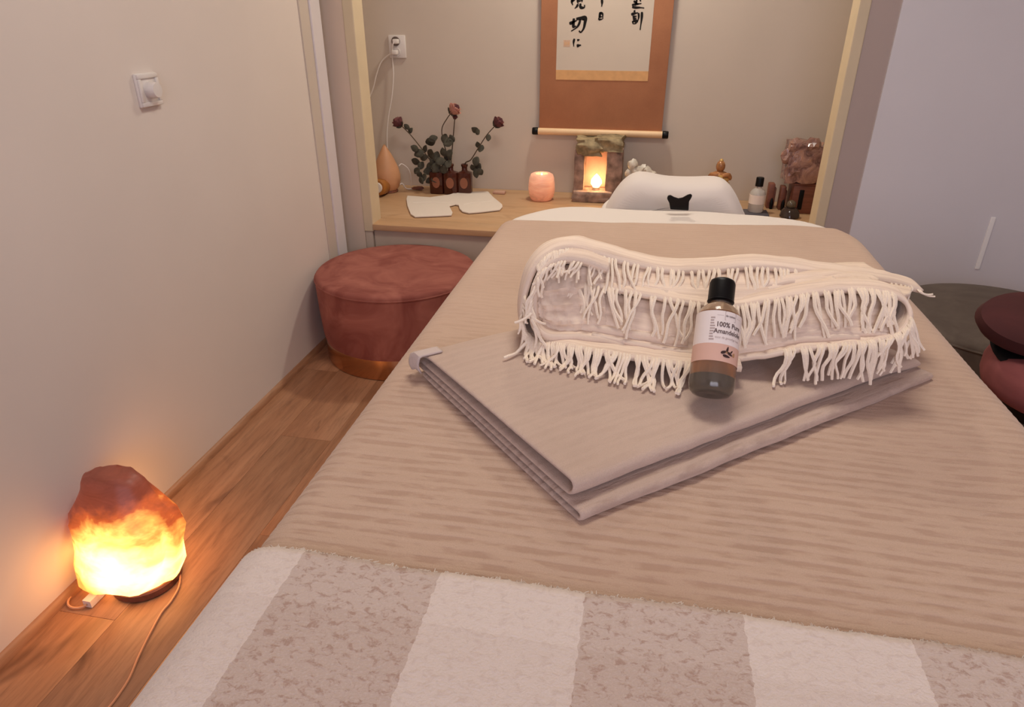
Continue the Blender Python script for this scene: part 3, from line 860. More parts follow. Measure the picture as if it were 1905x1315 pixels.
text('100% Pure', .0077, .0722, M['label_ink'], .00016)
text('Amandelolie', .0074, .0645, M['label_ink'], .00014)
text('voor de gevoelige huid', .0036, .0588, M['label_faint'])
text('de tuinen', .0034, .0842, M['label_ink'], .00004)


def flatlabel(polys, zc, mat, name):
    b = B()
    for pl in polys:
        b.add([(x, y, 0) for x, y in pl], [tuple(range(len(pl)))])
    me = bpy.data.meshes.new(name); me.from_pydata(b.v, [], b.f); wrap(me, zc, RL + .0004); me.materials.append(mat)
    o = bpy.data.objects.new(name, me); COL.objects.link(o); o.parent = lab


def rect(x0, x1, y0, y1): return [(x0, y0), (x1, y0), (x1, y1), (x0, y1)]


flatlabel([rect(-.0072, .0072, .0062, .0066), rect(-.0072, .0072, -.0036, -.0032), rect(-.0072, -.0068, -.0036, .0066), rect(.0068, .0072, -.0036, .0066), rect(-.0165, -.009, .0012, .0015), rect(.009, .0165, .0012, .0015)], .0838, M['label_faint'], 'label_frame')


def leaf(cx, cy, l, w, a, n=8):
    pts = []
    for k in range(2 * n):
        t_ = PI * k / n; x = math.cos(t_) * l; y = math.sin(t_) * w * (1 - .35 * math.cos(t_))
        pts.append((cx + x * math.cos(a) - y * math.sin(a), cy + x * math.sin(a) + y * math.cos(a)))
    return pts


flatlabel([leaf(-.004, .0005, .0042, .0016, .35), leaf(.0, .0042, .0034, .0013, 1.35), leaf(.0038, -.0004, .0040, .0015, -.35), leaf(-.0005, -.0036, .0048, .0015, -.1), leaf(.006, .0025, .0022, .0009, .8)], .0437, M['almond'], 'almond_print')
flatlabel([leaf(.0098, .0, .0026, .0018, 1.2), leaf(-.0005, .0008, .0015, .0012, 0)], .0435, flat('almond_tan_print', srgb(186, 140, 96), .5), 'almond_print')
side = []
for k in range(9):
    side.append(rect(-.0235, -.0185 + .001 * math.sin(k * 5), .014 - k * .0031, .0152 - k * .0031))
flatlabel(side, .0675, M['label_faint'], 'label_small_print')

# ================================================================== VELVET STOOL (left) and DARK POUF (right)
def pouf(name, label, cat, c, r, h, mat, ring, rim=.02):
    t = thing(name, label, cat, (c[0], c[1], 0))
    B().lathe([(r * .955, .086), (r * .972, .11), (r * .992, h * .6), (r, h - rim - .012), (r, h - rim), (r * .995, h - rim * .45), (r * .975, h - rim * .1), (r * .95, h), (r * .8, h + .004), (r * .4, h + .005), (0, h + .005)], 72, (c[0], c[1], 0)).build('seat_cushion', mat, t)
    B().tube([(c[0] + (r * 1.001) * math.cos(a), c[1] + (r * 1.001) * math.sin(a), h - rim * .9) for a in [2 * PI * k / 72 for k in range(73)]], .0035, 6).build('piping', mat, t)
    B().lathe([(0, .003), (r * .955, .003), (r * .957, .006), (r * .957, .086), (r * .955, .089), (0, .089)], 72, (c[0], c[1], 0)).build('base_ring', ring, t)
    B().lathe([(0, 0), (r * .85, 0), (r * .85, .004), (0, .004)], 32, (c[0], c[1], 0)).build('foot_disc', M['black'], t)
    return t


pouf('velvet_stool', 'round rose velvet stool with a gold base ring beside the left wall', 'stool', (-.974, 2.516), .330, .360, M['rose_velvet'], M['gold'])
pouf('velvet_stool', 'dark grey round stool against the wall right of the table', 'stool', (1.18, 2.285), .315, .42, M['grey_velvet'], M['black'])

# ---- wheeled stool, right edge
ch = (1.10, 1.70)
rs = thing('rolling_stool', 'pink padded wheeled stool with a wine red backrest at the right edge', 'stool', (ch[0], ch[1], 0))
B().lathe([(0, .435), (.16, .435), (.19, .440), (.206, .455), (.212, .475), (.212, .505), (.205, .525), (.185, .540), (.15, .546), (0, .548)], 48, (ch[0], ch[1], 0)).build('seat', M['pink_velvet'], rs)
B().lathe([(0, .405), (.15, .405), (.18, .41), (.185, .436), (0, .436)], 32, (ch[0], ch[1], 0)).build('seat_pan', M['black'], rs)
B().lathe([(0, .09), (.028, .09), (.028, .28), (.018, .285), (.018, .41), (0, .41)], 20, (ch[0], ch[1], 0)).build('gas_lift', M['black'], rs)
for k in range(5):
    a = 2 * PI * k / 5 + .5; d = Vector((math.cos(a), math.sin(a), 0)); c = Vector((ch[0], ch[1], 0))
    lg = B().tube([c + d * .02 + Vector((0, 0, .11)), c + d * .12 + Vector((0, 0, .095)), c + d * .21 + Vector((0, 0, .07))], [.022, .018, .014], 8).build('leg', M['black'], rs)
    B().lathe([(0, -.012), (.022, -.012), (.025, -.008), (.025, .008), (.022, .012), (0, .012)], 16, c + d * .21 + Vector((0, 0, .025)), Matrix.Rotation(PI / 2, 3, 'X') @ Matrix.Rotation(a, 3, 'Y')).build('caster', M['black'], lg)
bk = aty(1936, 606, 1.70)
bm_ = Matrix.Rotation(math.radians(-25), 3, 'Z') @ Matrix.Rotation(math.radians(38), 3, 'X')
B().lathe([(0, -.03), (.10, -.03), (.125, -.022), (.135, 0), (.125, .022), (.10, .03), (0, .034)], 40, bk, bm_ @ Matrix.Diagonal((1.0, .62, 1.1)).to_3x3()).build('backrest', M['wine_velvet'], rs)
B().lathe([(0, -.006), (.09, -.006), (.10, 0), (.09, .006), (0, .006)], 32, bk + Vector((.02, .02, -.05)), bm_).build('gap_shade_plate', M['black'], rs)  # black plate put in as the dark gap over the shaded seat top
B().tube([bk + Vector((.02, .03, -.045)), bk + Vector((.12, .04, -.09)), Vector((ch[0] + .24, ch[1] + .02, .44)), Vector((ch[0] + .12, ch[1], .415))], .014, 8).build('backrest_arm', M['black'], rs)

# ================================================================== SALT LAMP on the floor
LC = Vector((-1.178, 1.105, 0))
sl = thing('salt_lamp', 'glowing orange rock salt lamp on the floor by the left wall', 'lamp', LC)
B().lathe([(0, 0), (.078, 0), (.082, .004), (.082, .020), (.078, .024), (0, .024)], 40, (LC.x + .012, LC.y - .012, 0)).build('lamp_base', M['walnut'], sl)
M['salt_lit'] = glow('lit_salt_rock', (.0, -.005, .09), .085, .25,
                     [(0.0, (1.0, .50, .20, 1)), (.24, (.66, .27, .06, 1)), (.38, (.20, .085, .014, 1)), (.47, (.09, .014, .001, 1)), (.6, (.022, .003, .0006, 1)), (1.0, (.005, .001, .0005, 1))], 6.4, srgb(122, 68, 56), 10, .075)
lev = [(1092, 205, 285), (1082, 182, 306), (1062, 164, 326), (1035, 156, 332), (1005, 149, 329), (975, 143, 320), (950, 139, 302), (925, 140, 274), (905, 141, 256), (890, 141, 244), (880, 144, 232), (875, 156, 220)]
rings = []; SEG = 40
for k, (v, l, r) in enumerate(lev):
    a, b = aty(l, v, LC.y - .01), aty(r, v, LC.y - .01); cxr, hw, z = (a.x + b.x) / 2, (b.x - a.x) / 2, (a.z + b.z) / 2
    cyr = LC.y - .01 + .02 * ss(.05, .3, z); ring = []
    for s_ in range(SEG):
        an = 2 * PI * s_ / SEG; ca, sa = math.cos(an), math.sin(an)
        k_ = 1 + (1 - .5 * ss(.2, .3, z)) * .13 * noise.noise((ca * 1.7, sa * 1.7, z * 11)) + .07 * noise.noise((ca * 4, sa * 4, z * 30 + 4)) + .03 * noise.noise((ca * 9, sa * 9, z * 60))
        ring.append(Vector((max(cxr + hw * ca * (1 if abs(sa) < .2 else k_), XL + .005), cyr + min(hw, .098) * (.92 - .3 * ss(.18, .3, z)) * sa * k_, max(.0245, z - .022 * ss(.16, .3, z) + .006 * noise.noise((ca * 3, sa * 3, k * .7))))))
    rings.append(ring)
B().loft(rings).build('salt_rock', M['salt_lit'], sl)
light('salt_lamp_bulb', 'POINT', (LC.x - .02, LC.y + .02, .12), 0.0, (1, .45, .12), .05)
c = [atz(u, v, .004) for u, v in ((322, 1058), (334, 1062), (333, 1090), (318, 1118), (300, 1140), (278, 1180), (258, 1220), (240, 1262), (215, 1300), (190, 1330))]
B().tube(crom([(LC.x + .09, LC.y + .0, .012)] + c, 60), .0028, 6).build('lamp_cord', flat('clear_cord', srgb(214, 150, 110), .3), sl)
i0, i1 = atz(162, 1124, .012), atz(188, 1098, .012)
dv = (i1 - i0).normalized(); sd = Vector((-dv.y, dv.x, 0)) * .011
B().poly([i0 + sd - Vector((0, 0, .01)), i1 + sd - Vector((0, 0, .01)), i1 - sd - Vector((0, 0, .01)), i0 - sd - Vector((0, 0, .01))], (0, 0, .02)).build('cord_switch', M['plastic'], sl)
B().tube(crom([i0] + [atz(u, v, .006) for u, v in ((150, 1130), (134, 1130), (126, 1122), (132, 1108), (148, 1092), (170, 1075))], 30), .0028, 6).build('switch_cord', flat('clear_cord_loop', srgb(224, 170, 130), .3), sl)

# ================================================================== THINGS ON THE BENCH
def on(u, v): return atz(u, v, CT)
PXM = lambda y: y / 1260 / math.cos(math.radians(8)) * 1.08        # metres per pixel at distance y (approx)

# ---- teardrop lamp and amber jar
p = on(722, 356); td = thing('teardrop_lamp', 'tan teardrop shaped lamp in the left corner of the bench', 'lamp', (p.x, p.y, CT))
M['tan'] = flat('tan_wood_veneer', srgb(206, 152, 112), .5, var=.1, scale=9)
B().lathe([(0, .012), (.050, .012), (.064, .03), (.072, .06), (.072, .09), (.064, .125), (.048, .165), (.030, .200), (.014, .228), (.005, .243), (0, .246)], 36, (p.x, p.y, CT)).build('lamp_body', M['tan'], td)
B().lathe([(0, 0), (.052, 0), (.055, .004), (.052, .013), (0, .013)], 32, (p.x, p.y, CT)).build('lamp_foot', M['walnut'], td)
B().tube(crom([(p.x + .06, p.y + .03, CT + .13), aty(748, 305, p.y + .05), aty(760, 315, p.y + .07), aty(764, 330, p.y + .09), (aty(764, 335, YB - .05).x, YB - .05, CT + .004)], 24), .003, 6).build('power_cord', M['plastic'], td)
B().tube(crom([(p.x + .05, p.y + .02, CT + .02), aty(748, 341, p.y + .03), (aty(758, 343, p.y + .05).x, p.y + .05, CT + .006), (p.x + .16, p.y + .12, CT + .004)], 20), .003, 6).build('power_cord', M['plastic'], td)
p = on(712, 362); p.y -= .045
aj = thing('amber_jar', 'small amber jar lying with its white lid facing out by the teardrop lamp', 'jar', (p.x, p.y, CT))
rx = Matrix.Rotation(math.radians(82), 3, 'X')
M['amber'] = flat('amber_glaze', srgb(170, 110, 50), .25, var=.2, scale=20)
B().lathe([(0, -.05), (.032, -.05), (.040, -.04), (.042, 0), (.040, .034), (.036, .04), (0, .04)], 32, (p.x, p.y + .02, CT + .045), rx).build('jar_body', M['amber'], aj)
B().lathe([(0, .04), (.027, .04), (.028, .046), (.025, .052), (0, .053)], 28, (p.x, p.y + .02, CT + .045), rx).build('jar_lid', M['plastic'], aj)

# ---- three brown bottles holding dried roses
gb = NT('brown_bottle_glass'); gb.set(Base_Color=(.10, .022, .012, 1), Roughness=.08, Transmission_Weight=.35, IOR=1.45)
M['stem'] = flat('dry_stem', srgb(78, 62, 46), .8, var=.2)
M['leafg'] = flat('dried_leaf_green', srgb(70, 66, 54), .8, var=.3, scale=60)
vy = on(838, 360).y
bots = []
for (u, lb, hh) in ((812, 'leftmost of three brown glass bottles under the dried roses', 0), (839, 'middle one of three brown glass bottles under the dried roses', 1), (865, 'rightmost of three brown glass bottles under the dried roses', 2)):
    p = on(u, 361); p = Vector((p.x, vy + (0, .0, .01)[hh], CT))
    bo = thing('brown_bottle', lb, 'bottle', p, 'brown bottles with dried roses')
    def sq(w, z): return [p + Vector((math.copysign(abs(math.cos(q_)) ** .45, math.cos(q_)) * w, math.copysign(abs(math.sin(q_)) ** .45, math.sin(q_)) * w * .8, z)) for q_ in [2 * PI * k / 32 for k in range(32)]]
    def rd(w, z): return [p + Vector((math.cos(q_) * w, math.sin(q_) * w, z)) for q_ in [2 * PI * k / 32 for k in range(32)]]
    B().loft([sq(.034, 0), sq(.0375, .004), sq(.038, .10), sq(.036, .112), rd(.018, .120), rd(.0145, .124), rd(.0145, .142), rd(.018, .144), rd(.018, .155), rd(.011, .155), rd(.011, .135)]).build('bottle_glass', gb.m, bo)
    B().lathe([(0, -.0006), (.021, -.0006), (.021, .0006), (0, .0006)], 24, p + Vector((.002, -.0312, .062)), Matrix.Rotation(PI / 2, 3, 'X') @ Matrix.Diagonal((1, 1.35, 1)).to_3x3()).build('bottle_label', flat('brown_label', srgb(150, 92, 66), .6), bo)
    bots.append(p)


def leaf3(b, c, d, l, w, curl):
    d = d.normalized(); s_ = d.cross(Vector((random.uniform(-.4, .4), -1, random.uniform(-.2, .5)))).normalized(); n_ = s_.cross(d)
    rows = []
    for k in range(6):
        f = k / 5; wd_ = w * math.sin(PI * (f * .92 + .05)) ** .8
        m_ = c + d * l * f + n_ * (curl * l * f * f)
        rows.append([m_ - s_ * wd_ + n_ * wd_ * .35, m_, m_ + s_ * wd_ + n_ * wd_ * .35])
    b.grid(rows)


def rose(label, stemp, bot, head, leaves, rh, cols, y):
    t = thing('dried_rose', label, 'flower', (bot.x, bot.y, CT + .13), 'dried roses in the brown bottles')
    P = [Vector((bot.x, bot.y, CT + .02)), Vector((bot.x, bot.y, CT + .148))] + [aty(u, v, y + dy) for u, v, dy in stemp]
    C = crom(P, 30); B().tube(C, [.0036 - .0012 * k / 29 for k in range(30)], 6).build('stem', M['stem'], t)
    hc = C[-1]; hd = (C[-1] - C[-3]).normalized()
    q = hd.to_track_quat('Z', 'Y').to_matrix()
    # flower head: overlapping cupped petals
    for ring, (n, r, hh, op) in enumerate(((3, .45, 1.0, .25), (4, .75, .95, .5), (5, 1.0, .8, .85))):
        for k in range(n):
            a0 = 2 * PI * k / n + ring * .6; rows = []
            for i in range(6):
                f = i / 5; row = []
                for j in range(5):
                    g_ = (j / 4 - .5) * 2; a = a0 + g_ * (1.25 - .35 * f) * 3.14 / n
                    rad = rh * r * (math.sin(min(1, f * 1.25) * PI / 2) * (.7 + .3 * op * f)) + .001
                    z = rh * 1.7 * hh * f - rh * .12 * abs(g_) * f + (op * -.25 * rh if f > .9 else 0)
                    row.append(hc + q @ Vector((rad * math.cos(a), rad * math.sin(a), z)))
                rows.append(row)
            o = B().grid(rows).build('petal', cols[ring % len(cols)], t); m_ = o.modifiers.new('s', 'SOLIDIFY'); m_.thickness = .0012
    sb_ = B()
    for k in range(5):
        a = 2 * PI * k / 5; leaf3(sb_, hc, q @ Vector((math.cos(a) * .8, math.sin(a) * .8, .5)), rh * .9, rh * .22, .3)
    sb_.build('sepals', M['leafg'], t)
    for (u, v, l, ang) in leaves:
        l *= .82
        lb = B(); c = aty(u, v, y + random.uniform(-.03, .02)); a = math.radians(ang)
        leaf3(lb, c - Vector((math.cos(a), 0, math.sin(a))) * l * .5, Vector((math.cos(a), random.uniform(-.5, .3), math.sin(a))), l, l * random.uniform(.34, .45), random.uniform(-.3, .5))
        o = lb.build('leaf', M['leafg'], t); m_ = o.modifiers.new('s', 'SOLIDIFY'); m_.thickness = .0012
    return t


pd = flat('dark_rose_petal', srgb(96, 50, 52), .8, var=.25, scale=60); pl_ = flat('pale_rose_petal', srgb(190, 134, 118), .8, var=.15, scale=60); pm = flat('dusty_rose_petal', srgb(118, 66, 64), .8, var=.2, scale=60)
yr = vy
rose('dried dark rose leaning far left out of the brown bottles', [(800, 297, 0), (781, 272, -.01), (763, 250, -.01), (748, 235, -.01)], bots[0], None,
     [(757, 236, .045, -40), (764, 243, .04, 60), (771, 275, .06, 150), (780, 285, .065, 200), (774, 300, .06, 160), (790, 292, .06, 20), (784, 308, .055, 240), (776, 317, .05, 230), (790, 330, .055, 250), (780, 322, .05, 120), (800, 308, .06, 40), (792, 278, .05, 60), (801, 262, .07, 20), (806, 258, .06, 200), (785, 335, .05, 300), (797, 318, .06, 190)], .033, [pd, pm, pd], yr)
rose('tallest dried rose, pale pink, upright in the middle of the brown bottles', [(836, 300, .0), (826, 268, -.01), (822, 240, 0), (832, 220, 0), (838, 212, 0)], bots[1], None,
     [(828, 258, .06, 260), (835, 265, .06, 210), (805, 285, .07, 60), (812, 290, .06, 250), (826, 282, .06, 100), (820, 300, .06, 200), (833, 292, .06, 290), (812, 312, .07, 230), (826, 315, .06, 20), (806, 300, .055, 140), (818, 325, .07, 260), (828, 305, .06, 330), (838, 260, .05, 30), (812, 332, .07, 190), (800, 335, .06, 210)], .036, [pd, pl_, pl_], yr)
rose('slender dried rose stem close beside the tallest rose', [(840, 290, .03), (843, 258, .03), (845, 232, .03), (846, 222, .03)], bots[1] + Vector((.004, .004, 0)), None, [(841, 257, .05, 120), (836, 284, .05, 230), (834, 305, .05, 250)], .014, [pd], yr)
rose('dried dark rose leaning right out of the rightmost brown bottle', [(876, 297, 0), (890, 275, -.01), (905, 252, -.01), (920, 235, -.01)], bots[2], None,
     [(896, 277, .05, 260), (889, 268, .045, 100), (909, 256, .04, 265), (884, 240, .05, 150), (891, 246, .045, -40), (886, 300, .06, 250), (889, 312, .065, 240), (886, 322, .06, 280), (893, 320, .05, 300), (880, 310, .05, 100)], .032, [pd, pm, pd], yr)

# ---- white notched eye mask cloth, dry leaf, pale chip
em = B()
out_px = [(756, 372), (758, 366), (800, 369), (836, 364), (845, 361), (860, 360), (896, 358), (908, 358), (916, 367), (934, 382), (935, 386), (930, 392), (895, 396), (872, 398), (860, 395), (855, 390), (853, 383), (847, 382), (836, 385), (838, 389), (842, 397), (840, 402), (800, 404), (772, 405), (764, 400), (758, 385)]
ol = [atz(u, v, CT + .003) for u, v in out_px]
em.poly(ol, (0, 0, .007))
mask = em.build('eye_mask_cloth', M['sheet'], smooth=False, origin=(ol[0].x + .2, ol[0].y, CT))
mb = mask.modifiers.new('b', 'BEVEL'); mb.width = .0025; mb.segments = 2
tag(mask, 'white flat cloth eye mask with a nose notch lying on the bench', 'cloth')
cr = B(); yy0, yy1 = atz(768, 381, CT), atz(838, 381, CT)
cr.tube([yy0 + Vector((0, 0, .0095)), (yy0 + yy1) / 2 + Vector((0, .01, .0105)), yy1 + Vector((0, 0, .0095))], .0035, 6)
yy0, yy1 = atz(862, 384, CT), atz(915, 378, CT); cr.tube([yy0 + Vector((0, 0, .0095)), (yy0 + yy1) / 2 + Vector((0, .01, .0105)), yy1 + Vector((0, 0, .0095))], .0035, 6)
cr.build('fold_crease', M['sheet'], mask)
p = on(778, 354)
o = B().ball(p + Vector((0, 0, .012)), .026, 2, (1.3, .5, .42), .4, 2, 3).build('fallen_leaf', M['walnut'], origin=(p.x, p.y, CT)); tag(o, 'small dark curled dry leaf left of the brown bottles', 'leaf')
p = on(930, 360)
o = B().box(p.x - .035, p.x + .03, p.y - .02, p.y + .02, CT, CT + .014, .004).build('pale_chip', flat('pale_pink_stone', srgb(200, 158, 136), .6, var=.1), origin=(p.x, p.y, CT)); tag(o, 'small flat pale pink stone behind the white eye mask', 'stone')

# ---- salt votive
p = on(1007, 371); vt = thing('salt_votive', 'round pink salt candle holder glowing on the bench', 'candle holder', p)
M['votive'] = glow('lit_pink_salt', (0, 0, .125), .03, .125, [(0, (1.0, .62, .42, 1)), (.5, (.72, .34, .20, 1)), (1, (.34, .13, .07, 1))], .42, srgb(210, 146, 118), 22, .03)
rings = []
for r, z in ((.0, .002), (.052, .002), (.062, .02), (.067, .05), (.067, .085), (.064, .11), (.056, .128), (.044, .134), (.032, .132), (.030, .10), (.0, .10)):
    rings.append([p + Vector((r * math.cos(a) * (1 + .05 * noise.noise((math.cos(a) * 2, math.sin(a) * 2, z * 14))), r * math.sin(a), z)) for a in [2 * PI * k / 32 for k in range(32)]])
B().loft(rings).build('salt_holder', M['votive'], vt)
B().lathe([(0, .101), (.026, .101), (.026, .112), (.004, .113), (0, .114)], 20, p).build('wax', M['sheet'], vt)
fm = NT('candle_flame'); fm.set(Base_Color=(1, .8, .5, 1), Emission_Color=(1, .62, .28, 1), Emission_Strength=25)
M['flame'] = fm.m
B().lathe([(0, .113), (.004, .117), (.0045, .122), (.002, .132), (0, .137)], 12, p).build('flame', M['flame'], vt)

# ---- stone lantern with tealight
p = on(1104, 372); ly = p.y + .03
M['rock'] = flat('brown_rock', srgb(158, 130, 116), .8, var=.5, scale=22, bump=.6)
M['rock_green'] = flat('mossy_rock', srgb(150, 132, 100), .8, var=.6, scale=20, bump=.6)
M['rock_pink'] = flat('pink_rock_lining', srgb(226, 176, 152), .75, var=.12, scale=20, bump=.3)
ln = thing('stone_lantern', 'rough stacked stone candle lantern standing below the hanging scroll', 'lantern', (p.x, ly, CT))
def pxz(u, v, y=ly): q_ = aty(u, v, y); return q_.x, q_.z
def rockbox(x0, x1, y0, y1, z0, z1, seed, k=.35, flat_=.0):
    bm = bmesh.new(); bmesh.ops.create_cube(bm, size=2); bmesh.ops.subdivide_edges(bm, edges=bm.edges[:], cuts=5, use_grid_fill=True)
    for q_ in bm.verts:
        c_ = q_.co.copy(); nrm = c_.normalized(); m_ = max(abs(c_.x), abs(c_.y), abs(c_.z))
        c2 = c_.lerp(nrm * 1.25, .22) * (1 + k * .5 * noise.noise(c_ * 1.3 + Vector((seed * 5.1, seed, 0))) + k * .25 * noise.noise(c_ * 3.3 + Vector((seed, 2, 0))))
        q_.co = Vector(((x0 + x1) / 2 + c2.x * (x1 - x0) / 2, (y0 + y1) / 2 + c2.y * (y1 - y0) / 2, max(z0, (z0 + z1) / 2 + c2.z * (z1 - z0) / 2)))
    return B().bm(bm)
xa, _ = pxz(1067, 360); xb, _ = pxz(1142, 360); zs = pxz(1100, 350)[1]
rockbox(xa, xb, ly - .09, ly + .10, CT + .001, zs, 1, .2).build('base_stone', M['rock'], ln)
zt = pxz(1110, 282)[1]; ztop = pxz(1115, 252)[1]
x1, x2, x3, x4 = pxz(1070, 310)[0], pxz(1086, 310)[0], pxz(1130, 310)[0], pxz(1158, 310)[0]
rockbox(x1, x2 + .006, ly - .05, ly + .08, zs - .012, zt + .02, 2, .22).build('side_stone', M['rock'], ln)
rockbox(x3 - .004, x4, ly - .05, ly + .08, zs - .012, zt + .02, 3, .22).build('side_stone', M['rock'], ln)
rockbox(x2 - .02, x3 + .02, ly + .05, ly + .10, zs - .012, zt + .02, 4, .1).build('back_stone', M['rock_pink'], ln)
xm = pxz(1118, 265)[0]
rockbox(pxz(1074, 270)[0], xm + .01, ly - .07, ly + .09, zt - .012, ztop - .012, 5, .62).build('cap_stone', M['rock_green'], ln)
rockbox(xm - .03, pxz(1158, 270)[0], ly - .06, ly + .09, zt + .012, ztop - .004, 6, .62).build('cap_stone', M['rock_green'], ln)
tp = Vector((pxz(1110, 340)[0], ly - .03, zs + .001))
tl = thing('tealight', 'burning tealight inside the stone lantern', 'candle', tp)
B().lathe([(0, 0), (.019, 0), (.0195, .014), (.018, .014), (.018, .011), (0, .011)], 24, tp).build('tealight_cup', M['chrome'], tl)
B().lathe([(0, .012), (.017, .017), (.027, .032), (.025, .05), (.012, .068), (0, .080)], 16, tp).build('flame', M['flame'], tl)  # flame swollen past its cup to take in the bloom around it
light('tealight_flame', 'POINT', tp + Vector((0, -.005, .05)), 1.5, (1, .66, .46), .014)
light('votive_flame', 'POINT', Vector((on(1007, 371).x, on(1007, 371).y, CT + .15)), .06, (1, .55, .28), .02)

# ---- pale stone cluster and golden figure behind the cushion
p = Vector((aty(1195, 320, 3.44).x, 3.44, CT))
cl = thing('white_crystal_cluster', 'lumpy white crystal cluster showing behind the white cushion', 'crystal', p)
M['quartz'] = flat('white_quartz', srgb(206, 196, 182), .3, var=.25, scale=40, bump=.4)
rockbox(p.x - .07, p.x + .10, p.y - .05, p.y + .05, CT + .001, aty(1190, 326, 3.44).z, 9, .25).build('crystal_base', M['quartz'], cl)
for k, (u, v, r) in enumerate(((1177, 306, .026), (1182, 318, .026), (1171, 322, .022), (1194, 316, .024), (1204, 320, .026), (1213, 326, .022), (1190, 326, .03), (1220, 332, .02))):
    B().ball(aty(u, v, 3.43), r, 2, (1, .9, 1.1), .5, 2.2, k).build('crystal_lump', M['quartz'], cl)
p = Vector((aty(1338, 330, 3.42).x, 3.42, CT)); gf = thing('golden_figurine', 'small golden amber seated figurine behind the right end of the cushion', 'figurine', p)
M['goldfig'] = flat('amber_gold_resin', srgb(178, 124, 80), .25, .15, var=.35, scale=40)
M['goldlt'] = flat('pale_gold', srgb(222, 184, 116), .25, .4, var=.2, scale=40)
zb_ = aty(1338, 344, 3.42).z; zt_ = aty(1338, 298, 3.42).z; H_ = zt_ - zb_
B().lathe([(0, 0), (.05, 0), (.05, .01), (.034, .02), (.034, zb_ - CT - .01), (.045, zb_ - CT), (0, zb_ - CT)], 24, p).build('plinth', M['goldlt'], gf)
p = p + Vector((0, 0, zb_ - CT))
B().lathe([(0, 0), (.040, 0), (.052, .012), (.040, .02), (0, .02)], 24, p).build('pedestal', M['goldlt'], gf)
B().lathe([(0, .018), (.044, .020), (.052, .032), (.044, .046), (.030, .052), (0, .054)], 24, p, Matrix.Diagonal((1, .75, 1)).to_3x3()).build('crossed_legs', M['goldlt'], gf)
B().lathe([(0, .048), (.028, .048), (.034, H_ - .066), (.030, H_ - .056), (.012, H_ - .048), (.010, H_ - .042), (0, H_ - .042)], 24, p, Matrix.Diagonal((1.05, .7, 1)).to_3x3()).build('torso', M['goldfig'], gf)
B().ball(p + Vector((0, 0, H_ - .028)), .024, 3, (.9, .95, 1.15)).build('head', M['goldfig'], gf)
B().ball(p + Vector((0, 0, H_ - .002)), .010, 2).build('topknot', M['goldlt'], gf)
for s_ in (-1, 1):
    B().tube(crom([p + Vector((s_ * .030, 0, H_ - .064)), p + Vector((s_ * .048, -.008, H_ - .082)), p + Vector((s_ * .038, -.03, .056)), p + Vector((s_ * .010, -.036, .052))], 12), [.010] * 8 + [.009] * 4, 8).build('arm', M['goldfig'], gf)

# ---- right end of the bench: oil dropper bottle, wooden blocks, crystal, dark pot
p = on(1407, 397); ob_ = thing('small_oil_bottle', 'small clear bottle with black cap and white label on a slate coaster', 'bottle', p + Vector((0, 0, .008)))
cs = B().box(p.x - .058, p.x + .052, p.y - .05, p.y + .05, CT, CT + .0075, .003).build('slate_coaster', flat('blue_slate', srgb(84, 80, 86), .6, var=.1), origin=p); tag(cs, 'dark slate coaster under the small clear bottle', 'coaster')
pb = p + Vector((-.006, .01, .008))
gc = NT('clear_glass'); gc.set(Base_Color=(.85, .82, .78, 1), Roughness=.08, Transmission_Weight=.6, IOR=1.4)
B().lathe([(0, 0), (.033, 0), (.036, .004), (.036, .085), (.030, .10), (.014, .112), (.012, .125), (0, .125)], 28, pb).build('bottle_body', gc.m, ob_)
B().lathe([(.0364, .04), (.0366, .04), (.0366, .082), (.0364, .082)], 28, pb).build('bottle_label', M['label_white'], ob_)
B().lathe([(0, .12), (.018, .12), (.018, .158), (.016, .161), (0, .161)], 24, pb).build('bottle_cap', M['black'], ob_)
for k, (u0, u1, v0, v1, lb) in enumerate(((1425, 1446, 341, 386, 'tall dark red wooden block nearest the small clear bottle'), (1447, 1466, 346, 389, 'second dark red wooden block, below the large rock crystal'))):
    q0 = on((u0 + u1) / 2, v1); a, b = aty(u0, v1, q0.y), aty(u1, v0, q0.y)
    o = thing('wooden_block', lb, 'block', (q0.x, q0.y, CT), 'wooden blocks on the bench')
    w_ = b.x - a.x
    bl = B(); bl.box(a.x - .004, a.x + w_ * .72, q0.y - .02, q0.y + .03, CT, b.z, .004).build('block_body', M['walnut'], o)
    B().box(a.x + w_ * .62, a.x + w_, q0.y - .012, q0.y + .03, CT, b.z - .02, .004).build('block_step', M['walnut'], o)
    B().lathe([(0, 0), (.007, 0), (.009, .03), (.004, .05), (0, .055)], 14, (a.x + w_ * .5, q0.y - .028, CT)).build('peg', M['black'], o)
q0 = on(1497, 395); q0.y += .02
st = thing('crystal_stand', 'dark wooden box stand beneath the large rock crystal', 'stand', (q0.x, q0.y, CT))
a, b = aty(1464, 396, q0.y), aty(1518, 338, q0.y)
B().box(a.x, b.x, q0.y - .05, q0.y + .08, CT, b.z - .008, .005).build('stand_box', M['walnut'], st)
B().box(a.x - .004, b.x + .004, q0.y - .055, q0.y + .085, b.z - .009, b.z, .003).build('stand_lid', M['walnut'], st)
for k in range(2): B().box(a.x + .03 + k * .07, a.x + .05 + k * .07, q0.y - .054, q0.y - .049, CT + .02, b.z - .03, .002).build('slot', M['black'], st)
cx0, cx1, cz1 = aty(1459, 300, q0.y).x, aty(1527, 300, q0.y).x, aty(1490, 263, q0.y).z
ck_ = thing('rock_crystal', 'large rough pink brown rock crystal at the right end of the bench', 'crystal', ((cx0 + cx1) / 2, q0.y, b.z))
t = NT('rose_brown_crystal'); v = t.coord(); f = t.noise(v, 16, 4, .6, 1.5)
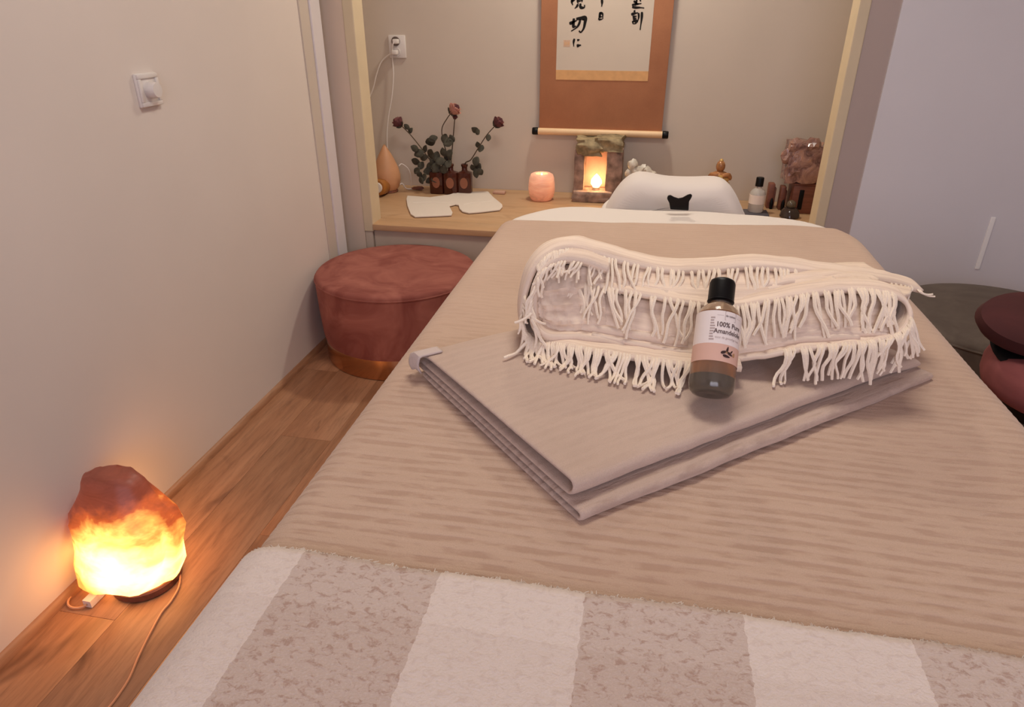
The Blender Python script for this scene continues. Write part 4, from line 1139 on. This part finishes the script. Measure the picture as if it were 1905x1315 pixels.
t.set(Base_Color=t.ramp(f, [(.28, srgb(60, 38, 36)), (.42, srgb(128, 92, 84)), (.6, srgb(172, 132, 116)), (.75, srgb(196, 140, 106))]), Roughness=.25, Coat_Weight=.3); t.bump(f, .6, .01)
rockbox(cx0 + .005, cx1, q0.y - .07, q0.y + .07, b.z + .001, cz1, 12, .38).build('crystal_body', t.m, ck_)
for k, (u, v_, r) in enumerate(((1466, 290, .03), (1480, 272, .03), (1512, 272, .032), (1500, 300, .035), (1476, 318, .034), (1514, 318, .03))):
    B().ball(aty(u, v_, q0.y - .055), r, 2, (1.1, .6, 1.2), .6, 2.5, k + 20).build('crystal_facet', t.m, ck_, smooth=False)
p = on(1468, 404); dp = thing('dark_pot', 'small dark glass pot with a shiny round lid before the wooden blocks', 'pot', p)
B().lathe([(0, 0), (.040, 0), (.045, .006), (.040, .03), (.028, .045), (0, .046)], 28, p).build('pot_body', flat('smoky_glass', srgb(60, 48, 42), .12, var=.1), dp)
B().ball(p + Vector((0, 0, .060)), .021, 3).build('pot_lid', flat('smoky_glass_ball', srgb(96, 84, 68), .08, var=.1), dp)

# ================================================================== CUSHION AND GUA SHA at the head end
HY = 1.99
op_ = [(1118, 402), (1127, 384), (1140, 362), (1158, 340), (1180, 327), (1205, 328), (1240, 335), (1290, 337), (1338, 336), (1358, 346), (1372, 366), (1382, 388), (1388, 402)]
top = [aty(u, v, HY) for u, v in op_]
top = crom(top, 40); cxp = sum(q_.x for q_ in top) / len(top)
rings = []
zlow = .786
for dy, k_ in ((-.055, .55), (-.045, .80), (-.02, .95), (.02, 1.0), (.08, .97), (.14, .82), (.17, .6)):
    r = [Vector((cxp + (q_.x - cxp) * (.5 + .5 * k_), HY + dy, zlow + (q_.z - zlow) * k_)) for q_ in top]
    bot = [Vector((cxp + (top[-1].x - cxp) * (.5 + .5 * k_) * (1 - 2 * j / 9) + 0, HY + dy, zlow - 0.0)) for j in range(10)]
    rings.append(r + bot)
cu_ = B().loft(rings).build('head_cushion', M['cushion'], origin=(cxp, HY, zlow))
m_ = cu_.modifiers.new('s', 'SUBSURF'); m_.levels = 1; m_.render_levels = 2
tag(cu_, 'plump white head cushion behind the far end of the massage table', 'cushion')
GY = 1.790
gp = [(1247, 390), (1245, 378), (1241, 370), (1242, 365), (1247, 363), (1254, 367), (1262, 369.5), (1270, 368), (1279, 363), (1285, 361), (1288, 364), (1286, 369), (1282, 375), (1281, 392)]
gpts = [aty(u, v, GY) for u, v in gp]
zmin = ZT - .002
for q_ in gpts: q_.z = max(q_.z, zmin)
gs = B().poly(gpts, (0, .008, 0)).build('gua_sha_stone', flat('black_polished_stone', (.006, .005, .006, 1), .18, var=.1), origin=(gpts[0].x, GY, zmin), smooth=False)
m_ = gs.modifiers.new('b', 'BEVEL'); m_.width = .002; m_.segments = 2
tag(gs, 'black horned massage stone standing before the white cushion', 'stone')

for o in bpy.data.objects:
    if '_o' in o: del o['_o']
